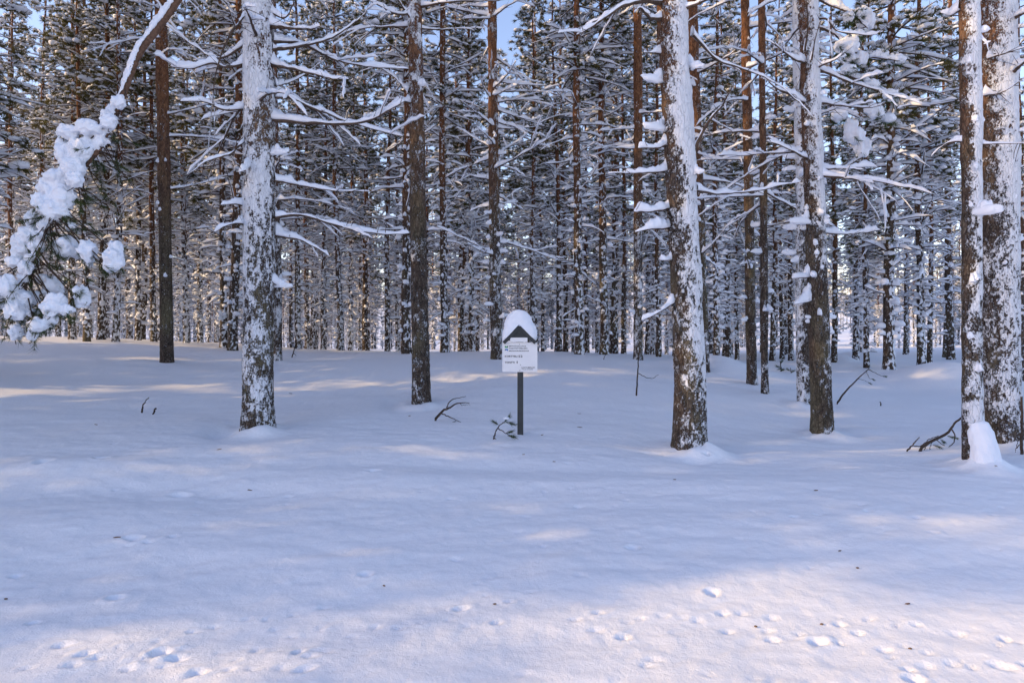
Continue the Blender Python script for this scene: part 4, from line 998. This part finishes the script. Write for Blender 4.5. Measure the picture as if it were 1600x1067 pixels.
# ------------------------------------------------------------------ the snow surface
def build_ground():
    r = np.random.default_rng(3)
    xs = spacing(-420, 420, -4.6, 5.4, .020, 1.045); ys = spacing(-60, 520, 2.5, 7.6, .0165, 1.03)
    X, Y = np.meshgrid(xs, ys); x, y = X.ravel(), Y.ravel()
    h = ground(x, y)
    P = np.stack([x, y, x * 0], -1)
    near = (y > 2) & (y < 13) & (np.abs(x) < 11)
    hn = h[near]; Pn = P[near]
    hn += .008 * fbm(Pn * np.array([3.5, 7, 1]), 3) + .005 * fbm(Pn * 13, 3)
    xn, yn = Pn[:, 0], Pn[:, 1]
    for hh_ in HEROES[:8]:                     # the snow meets each stem unevenly
        rr0 = hh_.centre(.05)[2]; ddx = xn - hh_.base[0]; ddy = yn - hh_.base[1]; dd = np.hypot(ddx, ddy); w = dd < 1.2
        an = np.stack([ddx[w] / dd[w] * 1.6 + hh_.seed, ddy[w] / dd[w] * 1.6, dd[w] * 2.5], -1)
        nz_ = fbm(an, 2)
        hn[w] += (.05 * nz_ + .012) * np.exp(-((dd[w] - rr0) / .11) ** 2) - .035 * (.6 + .8 * nz_) * np.exp(-((dd[w] - rr0 - .28) / .16) ** 2)
    # pits where clumps of snow fell from the trees
    pits = []
    for px, py, rad, dep in [(247, 1020, .05, .045), (225, 1028, .03, .02), (275, 1030, .04, .02), (182, 935, .045, .03), (26, 900, .045, .02), (113, 1040, .035, .02), (310, 1050, .045, .02),
                             (302, 987, .025, .015), (55, 973, .03, .02), (212, 840, .07, .025), (572, 898, .045, .02), (722, 950, .04, .025), (1112, 926, .045, .03), (987, 855, .05, .02), (470, 1019, .03, .02),
                             (1205, 1000, .035, .02), (1275, 1004, .05, .03), (1420, 1048, .04, .025), (1430, 1062, .06, .03), (583, 735, .05, .03), (1090, 697, .03, .03), (1105, 708, .035, .03), (972, 995, .03, .025), (797, 940, .03, .02),
                             (1340, 990, .03, .02), (1310, 975, .03, .02), (1570, 998, .035, .02), (776, 972, .03, .02), (468, 1019, .035, .02), (476, 1045, .04, .02), (70, 720, .09, .03), (160, 715, .06, .03), (285, 775, .08, .025)]:
        g = hit(px, py, 2.3, 12); pits.append((g[0], g[1], rad, dep))
    for k in range(280):
        yy = 2.6 + 4.6 * r.random() ** 1.4; xx = r.uniform(-.8, .8) * yy
        dens = vnoise(np.array([[xx * .7, yy * .7, 4.2]]))[0]
        if dens < r.uniform(-.5, .35): continue
        q = r.uniform(.014, .036); pits.append((xx, yy, q, q * r.uniform(.18, .45)))
    # strings of small tracks
    for x0, y0, ang, n in ((-1.9, 2.75, .35, 9), (.9, 3.0, -.25, 12), (1.6, 3.2, -.2, 10), (-1.2, 3.35, .2, 8), (.3, 3.5, .1, 9), (-2.3, 3.0, .5, 12), (-1.9, 3.1, .1, 9), (1.2, 2.8, .05, 10), (1.0, 3.5, -.3, 12), (1.7, 3.6, -.35, 8)):
        for k in range(n):
            pits.append((x0 + k * .13 * math.cos(ang) + r.normal(0, .035), y0 + k * .13 * math.sin(ang) + r.normal(0, .035), r.uniform(.02, .036), r.uniform(.007, .016)))
    for bx, by, rad, dep in pits:
        w = np.abs(xn - bx) < 3.2 * rad; w &= np.abs(yn - by) < 3.2 * rad
        if not w.any(): continue
        dx = (xn[w] - bx) / rad; dy = (yn[w] - by) / (rad * .8); d = np.sqrt(dx * dx + dy * dy) * (1 + .5 * vnoise(np.stack([xn[w] * .8 / rad, yn[w] * .8 / rad, xn[w] * 0 + bx * 9], -1)))
        hn[w] += -dep * (1 - sstep(.2, 1.15, d)) + dep * .22 * np.exp(-((d - 1.35) / .35) ** 2)
    h[near] = hn
    mb = MB(); mb.add(np.stack([x, y, h], -1), Q=grid_faces(len(ys), len(xs), False))
    o = link('snow_ground', mb.mesh('snow_ground', M_GROUND)); tag(o, 'smooth deep snow covering the forest floor', 'snow ground', kind='structure')
build_ground()

# ------------------------------------------------------------------ the plot sign
def box(mb, c, s, R=None, bev=.0):
    V = np.array([(x, y, z) for x in (-.5, .5) for y in (-.5, .5) for z in (-.5, .5)]) * np.array(s)
    if R is not None: V = V @ np.array(R).T
    Q = [(0, 1, 3, 2), (4, 6, 7, 5), (0, 4, 5, 1), (2, 3, 7, 6), (0, 2, 6, 4), (1, 5, 7, 3)]
    mb.add(V + np.array(c), Q=Q)
def bevel_obj(o, w):
    m = o.modifiers.new('bevel', 'BEVEL'); m.width = w; m.segments = 2; m.limit_method = 'ANGLE'
def sign():
    g = hit(813, 679); D = g[1]; k = D / F
    e = link('plot_sign', None, None, g); tag(e, 'white plot sign with a small snow-capped roof on a grey post', 'sign'); e.empty_display_size = .3
    q = lambda px, py: ((px - 813) * k, (679 - py) * k)
    x0, zt = q(785, 535); x1, zb = q(839.5, 581); W = x1 - x0; cx = (x0 + x1) / 2
    mb = MB(); box(mb, (0, 0, (q(0, 505)[1] - .25) / 2), (9.2 * k, .045, q(0, 505)[1] + .25)); o = link('post', mb.mesh('post', M_POST, False), e); bevel_obj(o, .003)
    mb = MB(); box(mb, (cx, -.034, (zt + zb) / 2), (W, .008, zt - zb)); pan = link('panel', mb.mesh('panel', M_PANEL, False), e); bevel_obj(pan, .002)
    yf = -.0385
    # little plate above the panel
    a0, b1 = q(797, 527.5); a1, b0 = q(824, 534.6)
    mb = MB(); box(mb, ((a0 + a1) / 2, -.0565, (b0 + b1) / 2), (a1 - a0, .006, b1 - b0 - .002)); o = link('small_plate', mb.mesh('small_plate', M_PANEL, False), e); bevel_obj(o, .001)
    # roof: two boards
    ax, az = q(810.8, 507); lx, lz = q(786.5, 533); rx, rz = q(837, 533); th = 5.2 * k
    for (ex, ez, sgn) in ((lx, lz, -1), (rx, rz, 1)):
        L = math.hypot(ex - ax, ez - az) + .012; a = math.atan2(ez - az, ex - ax)
        dx, dz = (ex - ax) / (L - .012), (ez - az) / (L - .012)
        R = [(dx, 0, -dz), (0, 1, 0), (dz, 0, dx)]
        nx, nz = (dz, -dx) if sgn > 0 else (-dz, dx)
        if nz > 0: nx, nz = -nx, -nz
        st = .0015 if sgn > 0 else 0
        mb = MB(); box(mb, (ax + dx * L / 2 + nx * th / 2, st - .002, az + dz * L / 2 + nz * th / 2), (L, .135 - 2 * st, th), R)
        o = link('roof_board', mb.mesh('roof_board', M_POST, False), e); bevel_obj(o, .002)
    # gable board inside
    mb = MB(); t_ = .02
    V = [(ax, -.052, az - th * 1.0), (lx + th * .9, -.052, lz + .006), (rx - th * .9, -.052, rz + .006), (ax, -.030, az - th), (lx + th * .9, -.030, lz + .006), (rx - th * .9, -.030, rz + .006)]
    mb.add(V, T=[(0, 1, 2), (3, 5, 4)], Q=[(0, 3, 4, 1), (1, 4, 5, 2), (2, 5, 3, 0)]); link('gable_board', mb.mesh('gable_board', M_POST, False), e)
    # snow cap
    V, T = ico(5)
    outline = [(785, 535), (784.5, 522), (787, 512), (789.5, 500), (794, 491), (801.5, 484.8), (811, 483), (820, 484.8), (828, 492), (832, 503), (837, 510), (839.5, 520), (839, 531)]
    sb = MB(); ns = 13; cxp, czp = q(811, 516)
    ring = np.array([q(*p) for p in outline]); ang = np.arctan2(ring[:, 1] - czp, ring[:, 0] - cxp); rd = np.hypot(ring[:, 0] - cxp, ring[:, 1] - czp)
    ang = np.unwrap(ang) + 2 * math.pi; od = np.argsort(ang); ang, rd = ang[od], rd[od]
    va = np.arctan2(V[:, 2], V[:, 0]); va = np.where(va < -math.pi / 2, va + 2 * math.pi, va)
    rr = np.interp(va, ang, rd) * .97
    nrm = np.hypot(V[:, 0], V[:, 2]); dep = np.sign(V[:, 1]) * np.abs(V[:, 1]) ** .8
    prof = nrm ** .7
    X = cxp + rr * np.cos(va) * prof; Z = czp + rr * np.sin(va) * prof; Yy = dep * .088
    n = fbm(V * 1.8 + 2, 3); X += V[:, 0] * .008 * n; Z += V[:, 2] * .008 * n; Yy += V[:, 1] * .01 * n
    # underside follows the two roof boards
    rl = np.where(X < ax, az + (X - ax) * (lz - az) / (lx - ax), az + (X - ax) * (rz - az) / (rx - ax))
    Z = np.maximum(Z, rl - .001)
    n2 = fbm(V * 7 + 5, 3); X = X + V[:, 0] * .006 * n2; Z = Z + np.abs(V[:, 2]) * .006 * n2
    sb.add(np.stack([X, Yy - .002, Z], -1), T=T); link('roof_snow', sb.mesh('roof_snow', M_SNOW), e)
    # lettering
    def text(s, px, py, hpx, wpx, m=M_INK, name='lettering'):
        cu = bpy.data.curves.new(name, 'FONT'); cu.body = s; cu.size = 1.0; cu.extrude = 0; cu.resolution_u = 2; cu.offset = .018
        t = bpy.data.objects.new(name, cu); COL.objects.link(t)
        dg = bpy.context.evaluated_depsgraph_get(); me = bpy.data.meshes.new_from_object(t.evaluated_get(dg))
        bpy.data.objects.remove(t)
        n = len(me.vertices); v = np.zeros(n * 3); me.vertices.foreach_get('co', v); v = v.reshape(-1, 3)
        lo, hi = v.min(0), v.max(0); bx, bz = q(px, py)
        w = np.stack([bx + (v[:, 0] - lo[0]) / (hi[0] - lo[0]) * wpx * k, np.full(n, yf - .0012), bz + (v[:, 1] - lo[1]) / (hi[1] - lo[1]) * hpx * k], -1)
        me.vertices.foreach_set('co', w.ravel()); me.name = name
        me.materials.clear(); me.materials.append(m); me.update()
        link(name, me, pan)
    sx = 70 / 679.; P = lambda x, y: (778 + x * sx, 480 + y * sx)
    for s, x, y, h, w in [('METSÄHALLITUS', 168, 600, 20, 258), ('FORSTSTYRELSEN', 168, 634, 18, 276), ('MEAHCIRÁÐÐEHUS', 168, 671, 20, 300), ('KORTTELI', 106, 758, 28, 188), ('52', 310, 760, 34, 62),
                          ('TONTTI', 106, 852, 30, 146), ('1', 284, 850, 34, 13), ('LAATUMAA.FI', 358, 922, 18, 196), ('Tietoa tonteista', 358, 946, 13, 172)]:
        px, py = P(x, y); text(s, px, py, h * sx, w * sx)
    def poly(pts, m, name='logo'):
        V = [(q(*P(x, y))[0], yf - .0012, q(*P(x, y))[1]) for x, y in pts]
        mb = MB(); mb.add(V, T=[(0, i, i + 1) for i in range(1, len(V) - 1)]); link(name, mb.mesh(name, m, False), pan)
    poly([(106, 582), (152, 616), (106, 616)], M_GREEN); poly([(152, 582), (152, 616), (130, 600)], M_GREEN_D)
    poly([(106, 632), (152, 632), (152, 668), (128, 648)], M_BLUE); poly([(106, 634), (124, 648), (106, 664)], M_BLUE_D)
    for x, y in ((327, 562), (340, 872), (331, 957)):
        cx_, cz_ = q(*P(x, y)); a = np.arange(10) / 10 * 2 * math.pi; rr_ = 6.5 * sx * k
        mb = MB(); ring = np.stack([cx_ + rr_ * np.cos(a), np.full(10, yf - .003), cz_ + rr_ * np.sin(a)], -1); ring2 = ring.copy(); ring2[:, 1] = yf + .001
        mb.add(np.vstack([ring, ring2, [(cx_, yf - .004, cz_)]]), Q=[(i, 10 + i, 10 + (i + 1) % 10, (i + 1) % 10) for i in range(10)], T=[(20, i, (i + 1) % 10) for i in range(10)])
        link('screw', mb.mesh('screw', M_SCREW), pan)
sign()

# ------------------------------------------------------------------ small things sticking out of the snow
def twig_thing(name, label, cat, foot, strokes, needles=(), snow=(), group=None, m=None):
    """strokes: lists of (column, row, distance offset) + (start radius, end radius); needles: (column, row, offset, dirx, dirz, size)"""
    g = hit(*foot); D = g[1]; e = link(name, None, None, g); e.empty_display_size = .2; tag(e, label, cat, group)
    r = np.random.default_rng(int(foot[0]))
    for i, (pts, ra, rb) in enumerate(strokes):
        P = catmull([at(x, y, D + d) - g for x, y, d in pts], 16); P += r.normal(0, .0025, P.shape)
        if i == 0: P[0, 2] -= .06
        mb = MB(); tubes(mb, P, np.linspace(ra, rb, 16), 6); link('stem' if i == 0 else 'side_twig', mb.mesh('twig', m or M_TWIG), e)
    if needles:
        for x, y, d, dx, dz, sz in needles:
            nb = MB(); p = at(x, y, D + d) - g
            for q in range(3):
                v = np.array([[dx, r.normal(0, .3), dz]]); scatter(nb, tuft(26, int(x * 7 + q), .75, .03, 1.5), p[None] + v * sz * .35 * q, basis(v, np.array([q * 1.])), np.array([sz]))
            link('needle_tuft', nb.mesh('needle_tuft', M_NEEDLE_N), e)
    for x, y, d, rx, rz in snow:
        V, T = lump(ICO3, x, .25); mb = MB(); mb.add(at(x, y, D + d) - g + V * np.array([rx, rx * .8, rz]) / F * D, T=T); link('snow_lump', mb.mesh('snow_lump', M_SNOW), e)
    return e
twig_thing('fallen_branch', 'bare dark forked branch poking from snow right of the flecked brown pine', 'branch', (679, 658),
           [([(678, 658, 0), (690, 643, 0), (702, 637, 0), (715, 630, 0), (733, 629, .1)], .020, .004), ([(698, 639, 0), (702, 628, 0), (714, 622, .1), (728, 619, .1)], .009, .003),
            ([(690, 646, 0), (702, 651, -.1), (712, 656, -.1), (720, 660, -.1)], .008, .003), ([(712, 658, -.1), (706, 660, -.1)], .004, .002), ([(718, 629, 0), (722, 633, 0), (734, 632, 0)], .004, .002)])
twig_thing('pine_sprig', 'small green pine sprig growing beside the sign post', 'sprig', (771, 686),
           [([(771, 686, 0), (774, 676, 0), (780, 665, 0), (790, 658, 0)], .010, .004), ([(777, 669, 0), (788, 675, -.05), (797, 680, -.05)], .006, .003), ([(772, 683, 0), (776, 687, 0)], .004, .002)],
           [(790, 657, 0, .5, .5, .075), (794, 660, 0, .8, -.3, .075), (797, 681, -.05, .8, -.2, .07), (776, 662, 0, -.6, .4, .06), (793, 676, -.05, .7, .2, .06)], [(791, 654, -.02, 5, 3)])
twig_thing('sapling', 'thin straight bare sapling in front of the orange-stemmed pine', 'sapling', (994, 619),
           [([(994, 619, 0), (996, 590, 0), (998, 560, 0), (999, 540, 0)], .013, .006), ([(997, 583, 0), (1008, 589, 0), (1020, 591, 0), (1029, 585, 0)], .006, .003)])
twig_thing('curved_twig', 'short curved twig tip in the snow left of the white-plastered pine', 'twig', (222, 645), [([(222, 645, 0), (223, 635, 0), (227, 627, 0), (233, 621, 0)], .012, .005)])
twig_thing('twig_stub', 'stubby upright twig beside the short curved twig', 'twig', (239, 648), [([(239, 648, 0), (241, 643, 0), (243, 638, 0)], .010, .012)])
twig_thing('broken_twig', 'long bare twig leaning up from snow right of the dark pine', 'twig', (1306, 632),
           [([(1306, 632, 0), (1320, 613, 0), (1340, 592, 0), (1358, 576, 0)], .016, .006), ([(1357, 577, 0), (1368, 583, 0), (1382, 589, 0)], .006, .003), ([(1354, 580, 0), (1358, 590, 0), (1364, 593, 0)], .004, .002), ([(1342, 592, 0), (1352, 595, 0), (1358, 599, 0)], .004, .002)],
           [(1381, 588, 0, .8, -.1, .05), (1363, 592, 0, .6, -.4, .04), (1358, 598, 0, .6, -.4, .04)])
twig_thing('snapped_bough', 'snapped dark bough with green tufts leaning against the slim pine', 'branch', (1418, 706),
           [([(1434, 707, 0), (1450, 692, .1), (1480, 677, .2), (1492, 661, .3), (1505, 651, .4)], .018, .010), ([(1416, 705, 0), (1426, 695, 0), (1436, 683, .0)], .010, .004), ([(1428, 697, 0), (1440, 696, .1), (1452, 686, .1), (1466, 681, .15)], .006, .004),
            ([(1486, 669, .3), (1492, 680, .25), (1490, 692, .2), (1481, 700, .2), (1483, 716, .2)], .008, .003), ([(1456, 690, .1), (1453, 700, .1), (1451, 708, .05)], .005, .003), ([(1446, 698, .1), (1444, 706, .05), (1449, 712, 0)], .004, .002), ([(1462, 686, .15), (1470, 693, .1), (1476, 696, .1)], .005, .003)],
           [(1484, 682, .2, .7, -.2, .055), (1472, 688, .15, .7, -.5, .055), (1461, 696, .1, .8, -.3, .055), (1492, 684, .2, .9, -.3, .045)])
twig_thing('fine_twig', 'fine hooked twig at the foot of the speckled pine peeping out behind the white one', 'twig', (456, 559), [([(456, 559, 0), (459, 548, 0), (461, 540, 0), (468, 532, 0)], .014, .006), ([(459, 552, 0), (463, 556, 0)], .006, .004)])
twig_thing('spruce_seedling', 'taller green seedling in snow left of the close pair of pines', 'seedling', (1221, 581), [([(1221, 581, 0), (1220, 572, 0), (1219, 564, 0)], .012, .006)],
           [(1221, 579, 0, .8, .3, .09), (1219, 574, 0, -.8, .3, .09), (1220, 568, 0, .3, 1, .09), (1222, 577, 0, -.7, .1, .09)])
twig_thing('spruce_seedling', 'smaller green seedling in snow left of the close pair of pines', 'seedling', (1236, 583), [([(1236, 583, 0), (1236, 579, 0), (1235, 575, 0)], .010, .006)],
           [(1237, 581, 0, .8, .3, .08), (1234, 579, 0, -.8, .4, .08)])
twig_thing('grass_stalk', 'thin curved stalk on the snow crest right of the sign', 'stalk', (943, 562), [([(943, 562, 0), (945, 556, 0), (949, 551, 0), (953, 548, 0)], .009, .004)])
twig_thing('twig_stub', 'tiny dark twig tip in open snow of the clearing', 'twig', (1376, 634), [([(1376, 634, 0), (1376, 630, 0), (1375, 628, 0)], .010, .007)])
twig_thing('dead_shrub', 'thin bare shrub stems cut off by the right edge at the thickest pine', 'shrub', (1596, 709), [([(1597, 709, 0), (1596, 690, 0), (1597, 660, .05), (1596, 620, .1)], .016, .010), ([(1597, 690, 0), (1590, 698, 0), (1586, 706, 0)], .006, .003), ([(1596, 680, 0), (1590, 690, 0), (1588, 700, 0)], .005, .003), ([(1596, 665, 0), (1604, 655, 0)], .006, .003)])

# bark flakes and cones lying on the snow
def flakes():
    r = np.random.default_rng(8)
    V, T = ICO2; fl = []
    for px, py, w in [(183, 840, 15), (342, 703, 11), (150, 664, 8), (390, 767, 9), (906, 668, 10), (905, 647, 7), (1312, 862, 7), (1418, 944, 8), (773, 945, 6), (215, 1037, 9), (1284, 976, 6), (1275, 767, 7), (847, 680, 5), (866, 722, 5), (818, 711, 5), (454, 615, 6), (9, 937, 6), (640, 650, 5), (1340, 888, 5), (1181, 980, 5), (1422, 1014, 5), (600, 916, 5), (1054, 750, 5), (1556, 729, 6)]:
        g = hit(px, py, 2.2, 14); k = g[1] / F
        W = V * np.array([w * k * .5, .006 + .0012 * w * k, .004]) * (1 + .4 * fbm(V * 2 + px, 2))[:, None]
        mb = MB(); mb.add(W, T=T); o = link('bark_flake', mb.mesh('bark_flake', M_LITTER), None, (g[0], g[1], g[2] + .004), (r.normal(0, .1), r.normal(0, .1), r.uniform(-.5, .5)))
        tag(o, 'small brown flake of bark lying on the snow', 'bark flake', 'bark flakes on the snow')
flakes()
